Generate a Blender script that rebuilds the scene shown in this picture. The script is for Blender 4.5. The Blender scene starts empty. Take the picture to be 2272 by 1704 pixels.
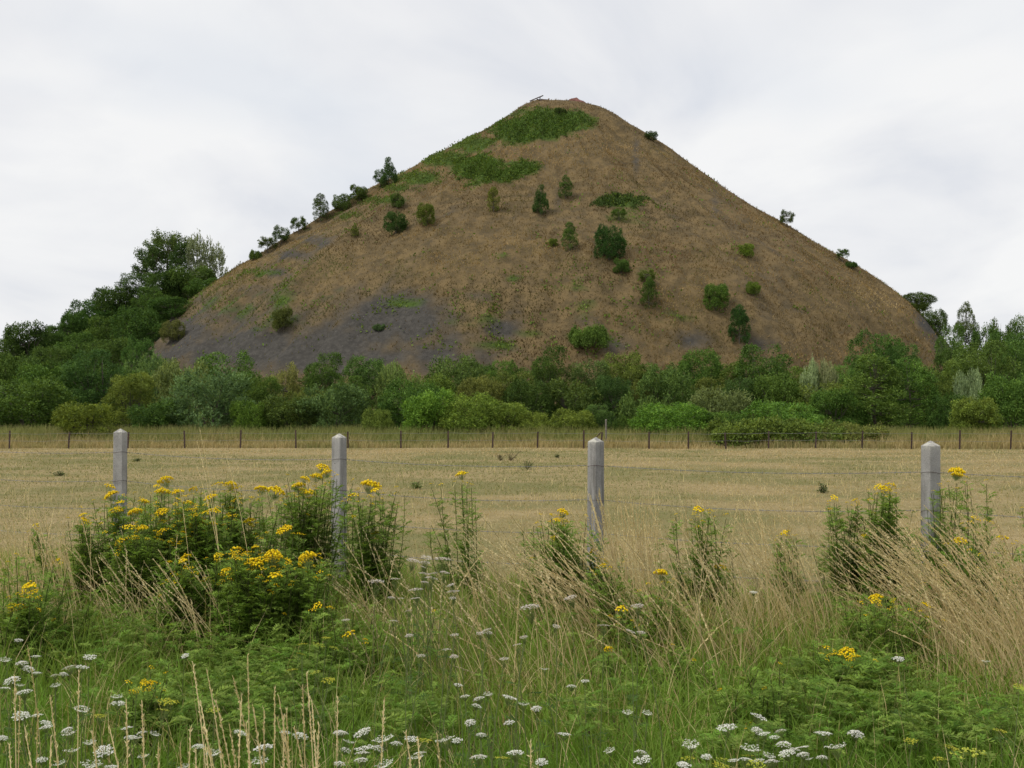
import bpy, math, random
import numpy as np
R = math.radians
rng = np.random.default_rng(7)
random.seed(7)
SC = bpy.context.scene
COL = SC.collection

# ---------------------------------------------------------------- camera
EYE, F, CX, HY = 1.65, 2400.0, 1136.0, 885.0        # photograph: 2272 x 1704, horizon row 885
K = 2272 / 2212.0
cam = bpy.data.cameras.new('camera')
cam_o = bpy.data.objects.new('camera', cam)
COL.objects.link(cam_o)
cam_o.location = (0, 0, EYE)
cam_o.rotation_euler = (R(90), 0, 0)
cam.sensor_width = 36
cam.lens = F / 2272 * 36
cam.shift_y = (HY - 852) / 2272
cam.clip_start, cam.clip_end = 0.1, 9000
SC.camera = cam_o

# ---------------------------------------------------------------- sky and sun (thin bright overcast)
SUN_EL, SUN_AZ = 52, -125        # azimuth from +Y, clockwise: behind the camera on the left
world = bpy.data.worlds.new('World')
SC.world = world
world.use_nodes = True
nt = world.node_tree
nt.nodes.clear()
def wn(t, **kw):
    n = nt.nodes.new(t)
    for k, v in kw.items():
        setattr(n, k, v)
    return n
def wmath(op, a, b=None):
    n = wn('ShaderNodeMath', operation=op)
    for i, v in enumerate((a, b)):
        if v is None: continue
        if isinstance(v, (int, float)): n.inputs[i].default_value = v
        else: nt.links.new(v, n.inputs[i])
    return n.outputs[0]
sky = wn('ShaderNodeTexSky', sky_type='NISHITA', sun_disc=False)
sky.sun_elevation = R(SUN_EL)
sky.sun_rotation = R(SUN_AZ)
tc = wn('ShaderNodeTexCoord')
sep = wn('ShaderNodeSeparateXYZ')
nt.links.new(tc.outputs['Generated'], sep.inputs[0])
zz = wmath('ADD', wmath('MAXIMUM', sep.outputs[2], 0.0), 0.22)
cmb = wn('ShaderNodeCombineXYZ')
nt.links.new(wmath('DIVIDE', sep.outputs[0], zz), cmb.inputs[0])
nt.links.new(wmath('DIVIDE', sep.outputs[1], zz), cmb.inputs[1])
def wnoise(scale, detail, rough, dist, loc, stretch=(1, 1, 1), rot=0):
    mp = wn('ShaderNodeMapping')
    mp.inputs['Location'].default_value = loc
    mp.inputs['Scale'].default_value = stretch
    mp.inputs['Rotation'].default_value = (0, 0, rot)
    nt.links.new(cmb.outputs[0], mp.inputs[0])
    n = wn('ShaderNodeTexNoise')
    n.inputs['Scale'].default_value = scale
    n.inputs['Detail'].default_value = detail
    n.inputs['Roughness'].default_value = rough
    n.inputs['Distortion'].default_value = dist
    nt.links.new(mp.outputs[0], n.inputs[0])
    return n.outputs[0]
n1 = wnoise(1.7, 6, 0.52, 0.45, (3.1, 1.7, 0), (1.0, 0.75, 1), R(28))
n2 = wnoise(0.8, 4, 0.5, 0.2, (8.4, 5.2, 0))
ramp = wn('ShaderNodeValToRGB')
e = ramp.color_ramp.elements
e[0].position = 0.36; e[0].color = (5.25, 5.4, 5.75, 1)
e[1].position = 0.62; e[1].color = (6.55, 6.55, 6.55, 1)
m = e.new(0.48); m.color = (5.98, 6.03, 6.18, 1)
nt.links.new(n1, ramp.inputs[0])
mask = wn('ShaderNodeMapRange')
mask.inputs[1].default_value = 0.30; mask.inputs[2].default_value = 0.42
mask.inputs[3].default_value = 0.80; mask.inputs[4].default_value = 0.97
nt.links.new(n2, mask.inputs[0])
mix = wn('ShaderNodeMix', data_type='RGBA')
nt.links.new(mask.outputs[0], mix.inputs[0])
nt.links.new(sky.outputs[0], mix.inputs[6])
nt.links.new(ramp.outputs[0], mix.inputs[7])
bg = wn('ShaderNodeBackground')
bg.inputs[1].default_value = 0.1
nt.links.new(mix.outputs[2], bg.inputs[0])
wo = wn('ShaderNodeOutputWorld')
nt.links.new(bg.outputs[0], wo.inputs[0])

sun = bpy.data.lights.new('sun', 'SUN')
sun.energy, sun.angle, sun.color = 1.5, R(20), (1.0, 0.94, 0.84)
sun_o = bpy.data.objects.new('sun', sun)
COL.objects.link(sun_o)
sun_o.rotation_euler = (R(90 - SUN_EL), 0, R(180 - SUN_AZ))

SC.view_settings.view_transform = 'Standard'
SC.view_settings.look = 'None'
SC.view_settings.exposure = 0.5
SC.view_settings.gamma = 1.0
SC.view_settings.use_curve_mapping = False
SC.render.engine = 'CYCLES'
SC.cycles.max_bounces = 6
SC.cycles.diffuse_bounces = 3
SC.cycles.transmission_bounces = 4

# ---------------------------------------------------------------- helpers
def at(px, py, Y):                       # photograph pixel (2272 wide) + distance -> world point
    return np.array([(px - CX) / F * Y, Y, EYE - (py - HY) / F * Y])

def hash2(ix, iy, s):
    h = (ix.astype(np.int64) * 374761393 + iy.astype(np.int64) * 668265263 + s * 982451653) & 0xffffffff
    h = ((h ^ (h >> 13)) * 1274126177) & 0xffffffff
    return ((h ^ (h >> 16)) & 0xffff) / 65535.0
def vnoise(x, y, s=0):
    x = np.asarray(x, float); y = np.asarray(y, float)
    ix, iy = np.floor(x), np.floor(y)
    fx, fy = x - ix, y - iy
    fx = fx * fx * (3 - 2 * fx); fy = fy * fy * (3 - 2 * fy)
    a = hash2(ix, iy, s); b = hash2(ix + 1, iy, s); c = hash2(ix, iy + 1, s); d = hash2(ix + 1, iy + 1, s)
    return (a * (1 - fx) + b * fx) * (1 - fy) + (c * (1 - fx) + d * fx) * fy
def fbm(x, y, s=0, o=4):
    t, a, n = 0, 0.5, 0
    for i in range(o):
        t = t + a * vnoise(x * 2 ** i, y * 2 ** i, s + i * 17); n += a; a *= 0.55
    return t / n
def sstep(a, b, x):
    t = np.clip((x - a) / (b - a), 0, 1)
    return t * t * (3 - 2 * t)
def norm(v):
    return v / np.maximum(np.linalg.norm(v, axis=-1, keepdims=True), 1e-9)

def mk_mesh(name, V, faces, col=None, tint=None, mats=(), midx=None, smooth=False):
    """faces: list of integer arrays (n, k). col: (nv,3) per-vertex base colour, tint: (nv,) variation."""
    V = np.asarray(V, np.float32)
    me = bpy.data.meshes.new(name)
    faces = [np.asarray(f, np.int32) for f in faces if len(f)]
    li = np.concatenate([f.ravel() for f in faces])
    tot = np.concatenate([np.full(len(f), f.shape[1], np.int32) for f in faces])
    st = np.concatenate([[0], np.cumsum(tot)[:-1]]).astype(np.int32)
    me.vertices.add(len(V)); me.vertices.foreach_set('co', V.ravel())
    me.loops.add(len(li)); me.loops.foreach_set('vertex_index', li)
    me.polygons.add(len(tot))
    me.polygons.foreach_set('loop_start', st)
    me.polygons.foreach_set('loop_total', tot)
    if midx is not None: me.polygons.foreach_set('material_index', np.asarray(midx, np.int32))
    me.polygons.foreach_set('use_smooth', np.full(len(tot), smooth, bool))
    if col is not None:
        a = me.attributes.new('Col', 'FLOAT_COLOR', 'POINT')
        c = np.ones((len(V), 4), np.float32); c[:, :3] = col
        a.data.foreach_set('color', c.ravel())
    if tint is not None:
        a = me.attributes.new('tint', 'FLOAT', 'POINT')
        a.data.foreach_set('value', np.asarray(tint, np.float32))
    for m_ in mats: me.materials.append(m_)
    me.update(calc_edges=True)
    return me

class MB:
    """collects vertices, faces and colours of one mesh"""
    def __init__(s): s.v = []; s.f = []; s.c = []; s.m = []; s.n = 0
    def add(s, V, Fs, col=(1, 1, 1), mi=0):
        V = np.asarray(V, float).reshape(-1, 3)
        for f in (Fs if isinstance(Fs, list) else [Fs]):
            f = np.asarray(f, int)
            if len(f):
                s.f.append(f + s.n); s.m.append(np.full(len(f), mi))
        c = np.asarray(col, float)
        s.c.append(np.broadcast_to(c, (len(V), 3)) if c.ndim == 1 else c)
        s.v.append(V); s.n += len(V)
    def tube(s, pts, rad, k=5, col=(1, 1, 1), mi=0, cap=True):
        pts = np.asarray(pts, float); n = len(pts)
        rad = np.broadcast_to(np.asarray(rad, float), (n,))
        d = norm(np.gradient(pts, axis=0))
        ref = np.where(np.abs(d[:, 2:3]) > 0.9, np.array([[1., 0, 0]]), np.array([[0, 0, 1.]]))
        a = norm(np.cross(d, ref)); b = np.cross(d, a)
        th = np.arange(k) * 2 * np.pi / k
        V = pts[:, None] + rad[:, None, None] * (np.cos(th)[None, :, None] * a[:, None] + np.sin(th)[None, :, None] * b[:, None])
        i, j = np.meshgrid(np.arange(n - 1), np.arange(k), indexing='ij')
        q = np.stack([i * k + j, i * k + (j + 1) % k, (i + 1) * k + (j + 1) % k, (i + 1) * k + j], -1).reshape(-1, 4)
        fs = [q]
        if cap: fs += [np.arange(k)[None, ::-1], (np.arange(k) + (n - 1) * k)[None]]
        s.add(V.reshape(-1, 3), fs, col, mi)
    def box(s, lo, hi, col=(1, 1, 1), mi=0):
        x0, y0, z0 = lo; x1, y1, z1 = hi
        V = [(x0, y0, z0), (x1, y0, z0), (x1, y1, z0), (x0, y1, z0), (x0, y0, z1), (x1, y0, z1), (x1, y1, z1), (x0, y1, z1)]
        s.add(V, np.array([(0, 3, 2, 1), (4, 5, 6, 7), (0, 1, 5, 4), (1, 2, 6, 5), (2, 3, 7, 6), (3, 0, 4, 7)]), col, mi)
    def leaves(s, P, D, N, L, W, col=(1, 1, 1), mi=0):
        P = np.asarray(P, float); n = len(P)
        if n == 0: return
        D = norm(D); S = norm(np.cross(D, N))
        L = np.broadcast_to(np.asarray(L, float), (n,))[:, None]; W = np.broadcast_to(np.asarray(W, float), (n,))[:, None]
        V = np.stack([P, P + D * L * .45 + S * W * .5, P + D * L, P + D * L * .45 - S * W * .5], 1).reshape(-1, 3)
        q = np.arange(n)[:, None] * 4 + np.arange(4)
        c = np.asarray(col, float)
        if c.ndim == 2: c = np.repeat(c, 4, axis=0)
        s.add(V, q, c, mi)
    def blades(s, P, H, lean, az, W, segs=3, col=(1, 1, 1), tipcol=None, mi=0, curve=2.0):
        """grass ribbons; lean (n,3) = horizontal displacement of the tip in units of H"""
        P = np.asarray(P, float); n = len(P)
        if n == 0: return
        H = np.broadcast_to(np.asarray(H, float), (n,)); W = np.broadcast_to(np.asarray(W, float), (n,))
        t = np.linspace(0, 1, segs + 1)
        ll = np.linalg.norm(lean, axis=1)
        up = t[None] * (1 - 0.42 * np.minimum(ll, 1.3)[:, None] * t[None])
        C = P[:, None] + lean[:, None] * (H[:, None] * t[None] ** curve)[..., None]
        C[..., 2] += H[:, None] * up
        S = np.stack([np.cos(az), np.sin(az), 0 * az], 1)
        w = W[:, None] * (1 - t[None]) ** 0.6 + W[:, None] * 0.08
        V = np.stack([C - S[:, None] * w[..., None] / 2, C + S[:, None] * w[..., None] / 2], 2)     # n, seg+1, 2, 3
        b = np.arange(n)[:, None, None] * (segs + 1) * 2 + np.arange(segs)[None, :, None] * 2
        q = (b + np.array([0, 1, 3, 2])[None, None]).reshape(-1, 4)
        c = np.asarray(col, float)
        if c.ndim == 2:
            tc_ = c if tipcol is None else np.asarray(tipcol, float)
            c = (c[:, None] * (1 - t[None, :, None]) + tc_[:, None] * t[None, :, None])
            c = np.repeat(c[:, :, None], 2, axis=2).reshape(-1, 3)
        s.add(V.reshape(-1, 3), q, c, mi)
        return C
    def mesh(s, name, mats=(), smooth=False, tint=None):
        # faces of equal size are kept in order so that the material index lines up
        fs, ms = [], []
        for k in sorted({f.shape[1] for f in s.f}):
            sel = [i for i, f in enumerate(s.f) if f.shape[1] == k]
            fs.append(np.concatenate([s.f[i] for i in sel])); ms.append(np.concatenate([s.m[i] for i in sel]))
        return mk_mesh(name, np.concatenate(s.v), fs, np.concatenate(s.c), tint, mats, np.concatenate(ms), smooth)

def link(name, data, parent=None, loc=None):
    o = bpy.data.objects.new(name, data)
    COL.objects.link(o)
    if parent is not None: o.parent = parent
    if loc is not None: o.location = [float(c) for c in loc]
    return o
def tag(o, label=None, cat=None, group=None, kind=None):
    if label: o['label'] = label
    if cat: o['category'] = cat
    if group: o['group'] = group
    if kind: o['kind'] = kind
    return o

# ---------------------------------------------------------------- materials
def mat(name):
    m_ = bpy.data.materials.new(name); m_.use_nodes = True
    t = m_.node_tree; t.nodes.clear()
    o = t.nodes.new('ShaderNodeOutputMaterial')
    return m_, t, o
def nd(t, typ, ins=None, **kw):
    n = t.nodes.new(typ)
    for k, v in kw.items(): setattr(n, k, v)
    for k, v in (ins or {}).items():
        if hasattr(v, 'is_linked'): t.links.new(v, n.inputs[k])
        else: n.inputs[k].default_value = v
    return n
def mixc(t, f, a, b, blend='MIX'):
    n = t.nodes.new('ShaderNodeMix'); n.data_type = 'RGBA'; n.blend_type = blend
    for i, v in ((0, f), (6, a), (7, b)):
        if hasattr(v, 'is_linked'): t.links.new(v, n.inputs[i])
        else: n.inputs[i].default_value = v if i == 0 or len(v) == 4 else (*v, 1)
    return n.outputs[2]
def noise(t, vec, scale, detail=4, rough=.55, dist=0.):
    n = nd(t, 'ShaderNodeTexNoise', {'Scale': scale, 'Detail': detail, 'Roughness': rough, 'Distortion': dist})
    if vec is not None: t.links.new(vec, n.inputs[0])
    return n.outputs[0]
def ramp_(t, fac, a, b, lo=0., hi=1.):
    n = nd(t, 'ShaderNodeMapRange', {1: a, 2: b, 3: lo, 4: hi}); t.links.new(fac, n.inputs[0]); n.interpolation_type = 'SMOOTHSTEP'
    return n.outputs[0]

def plant_material(name, source='Col', trans=0.3, rough=0.6, spec=0.25):
    """leaf or straw: diffuse with some light through it. source: 'Col' vertex colour or 'object' colour x tint"""
    m_, t, o = mat(name)
    if source == 'object':
        oi = nd(t, 'ShaderNodeObjectInfo')
        at_ = nd(t, 'ShaderNodeAttribute', attribute_name='tint')
        hsv = nd(t, 'ShaderNodeHueSaturation', {'Color': oi.outputs['Color']})
        t.links.new(ramp_(t, at_.outputs['Fac'], 0, 1, 0.45, 1.6), hsv.inputs['Value'])
        t.links.new(ramp_(t, at_.outputs['Fac'], 0, 1, 0.515, 0.488), hsv.inputs['Hue'])
        c = hsv.outputs[0]
    else:
        c = nd(t, 'ShaderNodeAttribute', attribute_name='Col').outputs['Color']
    p = nd(t, 'ShaderNodeBsdfPrincipled', {'Base Color': c, 'Roughness': rough, 'Specular IOR Level': spec})
    tr = nd(t, 'ShaderNodeBsdfTranslucent')
    t.links.new(mixc(t, 1.0, c, (1.25, 1.15, 0.6), 'MULTIPLY'), tr.inputs[0])
    mx = nd(t, 'ShaderNodeMixShader', {0: trans})
    t.links.new(p.outputs[0], mx.inputs[1]); t.links.new(tr.outputs[0], mx.inputs[2])
    t.links.new(mx.outputs[0], o.inputs[0])
    return m_
M_LEAF = plant_material('tree_leaf', 'object', 0.32, 0.65, 0.12)
M_PLANT = plant_material('plant_leaf', 'Col', 0.34, 0.65, 0.1)
M_GRASS = plant_material('grass_blade', 'Col', 0.34, 0.7, 0.1)
M_STRAW = plant_material('dry_straw', 'Col', 0.25, 0.75, 0.15)
M_PETAL = plant_material('flower_petal', 'Col', 0.15, 0.7, 0.15)

def bark():
    m_, t, o = mat('bark')
    g = nd(t, 'ShaderNodeNewGeometry')
    n = noise(t, g.outputs['Position'], 9, 5)
    c = mixc(t, n, (0.05, 0.04, 0.03), (0.16, 0.14, 0.11))
    p = nd(t, 'ShaderNodeBsdfPrincipled', {'Base Color': c, 'Roughness': 0.9})
    t.links.new(p.outputs[0], o.inputs[0]); return m_
M_BARK = bark()

def concrete():
    m_, t, o = mat('concrete')
    tcn = nd(t, 'ShaderNodeTexCoord'); v = tcn.outputs['Object']
    oi = nd(t, 'ShaderNodeObjectInfo')
    off = nd(t, 'ShaderNodeVectorMath', {0: v}, operation='ADD')
    cx = nd(t, 'ShaderNodeCombineXYZ', {0: oi.outputs['Random'], 1: oi.outputs['Random']})
    sc = nd(t, 'ShaderNodeVectorMath', {0: cx.outputs[0], 'Scale': 20.0}, operation='SCALE')
    t.links.new(sc.outputs[0], off.inputs[1]); v = off.outputs[0]
    c = mixc(t, ramp_(t, noise(t, v, 6, 6, .65), .3, .7), (0.215, 0.207, 0.20), (0.335, 0.325, 0.31))
    c = mixc(t, ramp_(t, noise(t, v, 120, 3, .7), .35, .75, 0, .55), c, (0.46, 0.45, 0.43))
    mp = nd(t, 'ShaderNodeMapping', {'Scale': (14., 14., 1.2)}); t.links.new(v, mp.inputs[0])
    c = mixc(t, ramp_(t, noise(t, mp.outputs[0], 1, 5, .6), .48, .70, 0, .75), c, (0.125, 0.118, 0.105))
    c = mixc(t, ramp_(t, noise(t, v, 30, 2, .5), .68, .74, 0, .8), c, (0.075, 0.07, 0.065))     # pits
    sp = nd(t, 'ShaderNodeSeparateXYZ', {0: tcn.outputs['Object']})
    top = nd(t, 'ShaderNodeMath', {0: ramp_(t, sp.outputs[2], 1.27, 1.34), 1: ramp_(t, noise(t, v, 40, 4, .6), .42, .6)}, operation='MULTIPLY')
    c = mixc(t, top.outputs[0], c, (0.50, 0.49, 0.42))                                          # pale lichen on the cap
    h = nd(t, 'ShaderNodeMath', {0: noise(t, v, 160, 4, .6), 1: noise(t, v, 22, 3)}, operation='ADD')
    b = nd(t, 'ShaderNodeBump', {'Strength': 0.5, 'Distance': 0.004, 'Height': h.outputs[0]})
    p = nd(t, 'ShaderNodeBsdfPrincipled', {'Base Color': c, 'Roughness': 0.92, 'Specular IOR Level': 0.2, 'Normal': b.outputs[0]})
    t.links.new(p.outputs[0], o.inputs[0]); return m_
M_CONC = concrete()

def plain(name, a, b, scale, rough=.8, metal=0., bump=.3, dist=.01):
    m_, t, o = mat(name)
    g = nd(t, 'ShaderNodeNewGeometry')
    n = noise(t, g.outputs['Position'], scale, 6, .65)
    c = mixc(t, ramp_(t, n, .3, .7), a, b)
    bp = nd(t, 'ShaderNodeBump', {'Strength': bump, 'Distance': dist, 'Height': n})
    p = nd(t, 'ShaderNodeBsdfPrincipled', {'Base Color': c, 'Roughness': rough, 'Metallic': metal, 'Normal': bp.outputs[0]})
    t.links.new(p.outputs[0], o.inputs[0]); return m_
M_RUST = plain('rusty_steel', (0.032, 0.020, 0.017), (0.066, 0.034, 0.027), 14)
M_WIRE = plain('galvanised_wire', (0.16, 0.16, 0.165), (0.27, 0.27, 0.27), 40, .6, .3)
M_WOOD = plain('weathered_wood', (0.11, 0.10, 0.08), (0.20, 0.18, 0.145), 12)
M_RED = plain('red_burnt_shale', (0.10, 0.042, 0.035), (0.24, 0.105, 0.085), 2.4, .95, 0, 1, .25)

# ---------------------------------------------------------------- terrain functions
def ground_z(x, y):
    x = np.asarray(x, float); y = np.asarray(y, float)
    d = np.clip(y - 9.5, 0, 50.5)
    z = -1.1 * d / 50.5
    u = 0.05 * (fbm(x * .5, y * .5, 3, 3) - .5) * sstep(2, 5, y) + 0.10 * (fbm(x * .12, y * .12, 4, 2) - .5) * sstep(12, 20, y)
    return z + u

XA, YA = 5.29, 200.0
HZ = np.array([57.0, 56.49, 55.75, 54.89, 53.94, 52.91, 51.82, 50.67, 49.47, 48.22, 46.93, 45.6, 44.24, 42.84, 41.41, 39.94, 38.45, 36.93, 35.38, 33.81, 32.21, 30.59, 28.94, 27.27, 25.58, 23.87, 22.13, 20.38, 18.61, 16.82, 15.01, 13.18, 11.33, 9.47, 7.59, 5.69, 3.77, 1.84, -0.1, -2.06])
HL = np.array([0.1, 1.9, 2.9, 4.0, 5.2, 6.6, 8.3, 10.11, 12.02, 14.05, 16.18, 18.41, 20.71, 23.05, 25.43, 27.82, 30.24, 32.67, 35.1, 37.54, 40.02, 42.57, 45.17, 47.79, 50.38, 52.9, 55.31, 57.62, 59.84, 61.96, 64.02, 66.01, 67.98, 69.95, 71.97, 74.05, 76.19, 78.39, 80.63, 82.89])
HRr = np.array([0.1, 1.6, 3.0, 9.9, 13.0, 14.7, 16.1, 17.7, 19.47, 21.18, 22.88, 24.47, 26.36, 28.25, 30.15, 32.08, 34.03, 36.04, 38.13, 40.31, 42.6, 44.96, 47.37, 49.79, 52.22, 54.63, 57.0, 59.28, 61.44, 63.43, 65.24, 66.89, 68.41, 69.83, 71.2, 72.53, 73.84, 75.13, 76.41, 77.67])
HZ[-1] = -3.0; HL[-1] += 1; HRr[-1] += 1
LV = np.linspace(0, 1, 240)
_zi = np.linspace(0, len(HZ) - 1, 240)
ZT = np.interp(_zi, np.arange(len(HZ)), HZ); LT = np.interp(_zi, np.arange(len(HZ)), HL); RT = np.interp(_zi, np.arange(len(HZ)), HRr)
def hill_warp(th, z):
    """gullies and unevenness: factor on the radius"""
    a = fbm(th * 9 + 40, z * .055 + 3, 11, 4) - .5
    b = fbm(th * 40 + 9, z * .22, 12, 3) - .5
    return (a * 4.6 + b * 1.2) * sstep(56, 46, z)
def hill_z(x, y):
    x = np.atleast_1d(np.asarray(x, float)); y = np.atleast_1d(np.asarray(y, float))
    r = np.hypot(x - XA, y - YA); th = np.arctan2(y - YA, x - XA)
    w = .5 + .5 * np.cos(th)
    out = np.full(x.shape, -5.0)
    idx = np.where(r < 92)[0]
    for c in np.array_split(idx, max(1, len(idx) // 20000)):
        Rr = LT[None] * (1 - w[c, None]) + RT[None] * w[c, None] + hill_warp(np.mod(th[c], 2 * np.pi)[:, None], ZT[None])
        Rr = np.maximum.accumulate(Rr, axis=1)
        k = np.clip((Rr < r[c, None]).sum(1), 1, len(ZT) - 1)
        i = np.arange(len(c)); a, b = Rr[i, k - 1], Rr[i, k]
        f_ = np.clip((r[c] - a) / np.maximum(b - a, 1e-6), 0, 1)
        out[c] = np.where(Rr[:, -1] < r[c], -5.0, ZT[k - 1] * (1 - f_) + ZT[k] * f_)
    return out
RIDGE = (-67.0, 216.0, 25.0, 58.0)          # wooded shoulder behind, on the left: x, y, height, radius
def ridge_z(x, y):
    d = np.hypot((np.asarray(x) - RIDGE[0]) * np.where(np.asarray(x) < RIDGE[0], 1.0, 1.25), (np.asarray(y) - RIDGE[1]))
    return -2.0 + (RIDGE[2] + 2) * np.clip(1 - (d / RIDGE[3]), 0, 1) ** 1.05
def terrain(x, y):
    x = np.atleast_1d(np.asarray(x, float)); y = np.atleast_1d(np.asarray(y, float))
    return np.maximum(np.maximum(ground_z(x, y), hill_z(x, y)), ridge_z(x, y))
_ys = np.concatenate([np.linspace(5, 60, 500), np.linspace(60.2, 225, 900)])
def ray_hit(px, py, tries=14, surf=terrain, ys=_ys):
    for k in range(tries):
        P = at(px, py + k * 2.0, ys)
        x = (px - CX) / F * ys; z = EYE - (py + k * 2.0 - HY) / F * ys
        below = np.where(surf(x, ys) > z)[0]
        if len(below):
            i = below[0]
            return np.array([x[i], ys[i], float(surf(x[i:i + 1], ys[i:i + 1])[0])])
    return None

# ---------------------------------------------------------------- ground sheet
def ground_material():
    m_, t, o = mat('meadow_ground')
    g = nd(t, 'ShaderNodeNewGeometry'); v = g.outputs['Position']
    sp = nd(t, 'ShaderNodeSeparateXYZ', {0: v})
    c = mixc(t, ramp_(t, noise(t, v, .23, 6, .6), .38, .62), (0.19, 0.185, 0.075), (0.36, 0.28, 0.145))
    c = mixc(t, ramp_(t, noise(t, v, 3.0, 5, .65), .35, .7, 0, .7), c, (0.22, 0.17, 0.07))
    c = mixc(t, ramp_(t, noise(t, v, 22, 3, .6), .45, .75, 0, .6), c, (0.10, 0.095, 0.035))
    verge = mixc(t, noise(t, v, 8, 4), (0.05, 0.055, 0.02), (0.12, 0.095, 0.045))
    c = mixc(t, ramp_(t, sp.outputs[1], 8.6, 10.8), verge, c)
    wood = mixc(t, noise(t, v, 2, 5), (0.05, 0.06, 0.02), (0.10, 0.105, 0.035))
    c = mixc(t, ramp_(t, sp.outputs[1], 64.5, 68), c, wood)
    b = nd(t, 'ShaderNodeBump', {'Strength': .6, 'Distance': .05, 'Height': noise(t, v, 12, 5, .7)})
    p = nd(t, 'ShaderNodeBsdfPrincipled', {'Base Color': c, 'Roughness': .95, 'Specular IOR Level': .1, 'Normal': b.outputs[0]})
    t.links.new(p.outputs[0], o.inputs[0]); return m_
ysr = np.concatenate([[-3000, -400, -60, -10, 0], np.linspace(2, 14, 61), np.linspace(14.5, 62, 96), np.linspace(64, 120, 29), [160, 240, 500, 1200, 3500, 7000]])
xsr = np.concatenate([[-6000, -1500, -300, -110], np.linspace(-60, -9, 50), np.linspace(-8.6, 8.6, 87), np.linspace(9, 60, 50), [110, 300, 1500, 6000]])
gx, gy = np.meshgrid(xsr, ysr)
gz = ground_z(gx, gy)
nx_, ny_ = len(xsr), len(ysr)
i, j = np.meshgrid(np.arange(ny_ - 1), np.arange(nx_ - 1), indexing='ij')
q = np.stack([i * nx_ + j, i * nx_ + j + 1, (i + 1) * nx_ + j + 1, (i + 1) * nx_ + j], -1).reshape(-1, 4)
tag(link('ground', mk_mesh('ground', np.stack([gx, gy, gz], -1).reshape(-1, 3), [q], mats=[ground_material()], smooth=True)), kind='structure')

# ---------------------------------------------------------------- spoil heap
BARE = [(600, 755, 330, 62, 1.25), (850, 700, 130, 65, 1.25), (480, 690, 120, 45, .7), (400, 715, 105, 38, 1.1), (540, 765, 170, 55, 1.2), (690, 745, 150, 60, 1.15), (860, 700, 115, 60, 1.25), (470, 690, 120, 60, .75), (620, 700, 160, 60, .75), (760, 650, 120, 40, .6), (580, 640, 130, 45, .6), (930, 765, 110, 50, 1.1),
        (690, 520, 40, 14, .9), (640, 552, 42, 14, .95), (590, 590, 40, 15, .9), (540, 625, 40, 16, .8), (640, 660, 150, 45, .45),
        (1085, 712, 45, 24, 1), (1330, 745, 40, 22, .8), (1500, 735, 45, 24, .9), (2005, 690, 22, 45, 1), (2035, 740, 25, 40, 1), (1040, 640, 40, 14, .7),
        (1374, 335, 7, 45, .8), (1205, 445, 9, 30, .6), (1545, 430, 8, 40, .6), (930, 470, 25, 8, .6), (1200, 470, 35, 9, .6), (1440, 450, 60, 40, .32), (1590, 560, 70, 40, .3), (1570, 420, 50, 40, .25), (1290, 700, 60, 20, .3), (1640, 740, 50, 20, .5), (1250, 330, 60, 25, .25), (1020, 480, 80, 25, .2)]
GREEN = [(820, 432, 60, 8, .6), (1000, 700, 60, 14, .5), (1130, 720, 60, 16, .5), (1120, 284, 52, 22, 1.3), (1175, 268, 62, 27, 1.4), (1228, 262, 45, 21, 1.3), (1010, 308, 52, 17, 1.1), (962, 345, 52, 17, 1.0), (905, 385, 50, 14, .9),
         (855, 408, 35, 9, .7), (1035, 366, 52, 27, 1.3), (1085, 378, 45, 14, 1.1), (1132, 364, 28, 15, 1.2), (1040, 338, 22, 12, .9), (1337, 435, 45, 11, 1.2),
         (1335, 465, 35, 16, .6), (1380, 470, 60, 25, .35), (760, 470, 90, 14, .4), (600, 640, 130, 28, .55), (500, 660, 70, 40, .5), (610, 690, 60, 30, .5),
         (1210, 620, 60, 16, .5), (1270, 660, 45, 22, .5), (1050, 690, 60, 16, .55), (1060, 745, 60, 14, .7), (1395, 585, 30, 25, .5), (1420, 690, 90, 30, .3),
         (870, 655, 40, 12, .6), (1110, 600, 20, 8, .5), (1090, 552, 18, 7, .6), (830, 600, 90, 30, .3), (1280, 735, 60, 20, .5), (560, 590, 45, 12, .7), (640, 610, 60, 14, .3)]
DARK = [(1330, 350, 60, 25, .5), (1250, 470, 50, 20, .4), (1020, 440, 60, 20, .4), (1440, 560, 70, 30, .5), (1610, 440, 70, 40, .8), (1700, 520, 60, 30, .8), (1760, 590, 60, 25, .6), (1480, 350, 50, 30, .5), (1560, 390, 40, 25, .6)]
PALE = [(1540, 450, 45, 30, .9), (1350, 330, 70, 30, .5), (1700, 690, 120, 35, .6), (1130, 400, 70, 20, .5), (760, 560, 90, 30, .5), (900, 620, 100, 20, .5), (1130, 250, 40, 18, .6), (1900, 650, 60, 30, .7), (1450, 320, 40, 20, .6), (1700, 740, 100, 20, .5)]
def blob_mask(px, py, blobs):
    m_ = np.zeros(np.shape(px))
    for (a, b, rx, ry, s_) in blobs:
        d = ((px / K - a) / rx) ** 2 + ((py / K - b) / ry) ** 2
        m_ = np.maximum(m_, s_ * np.exp(-d * 0.75))
    return m_
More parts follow.
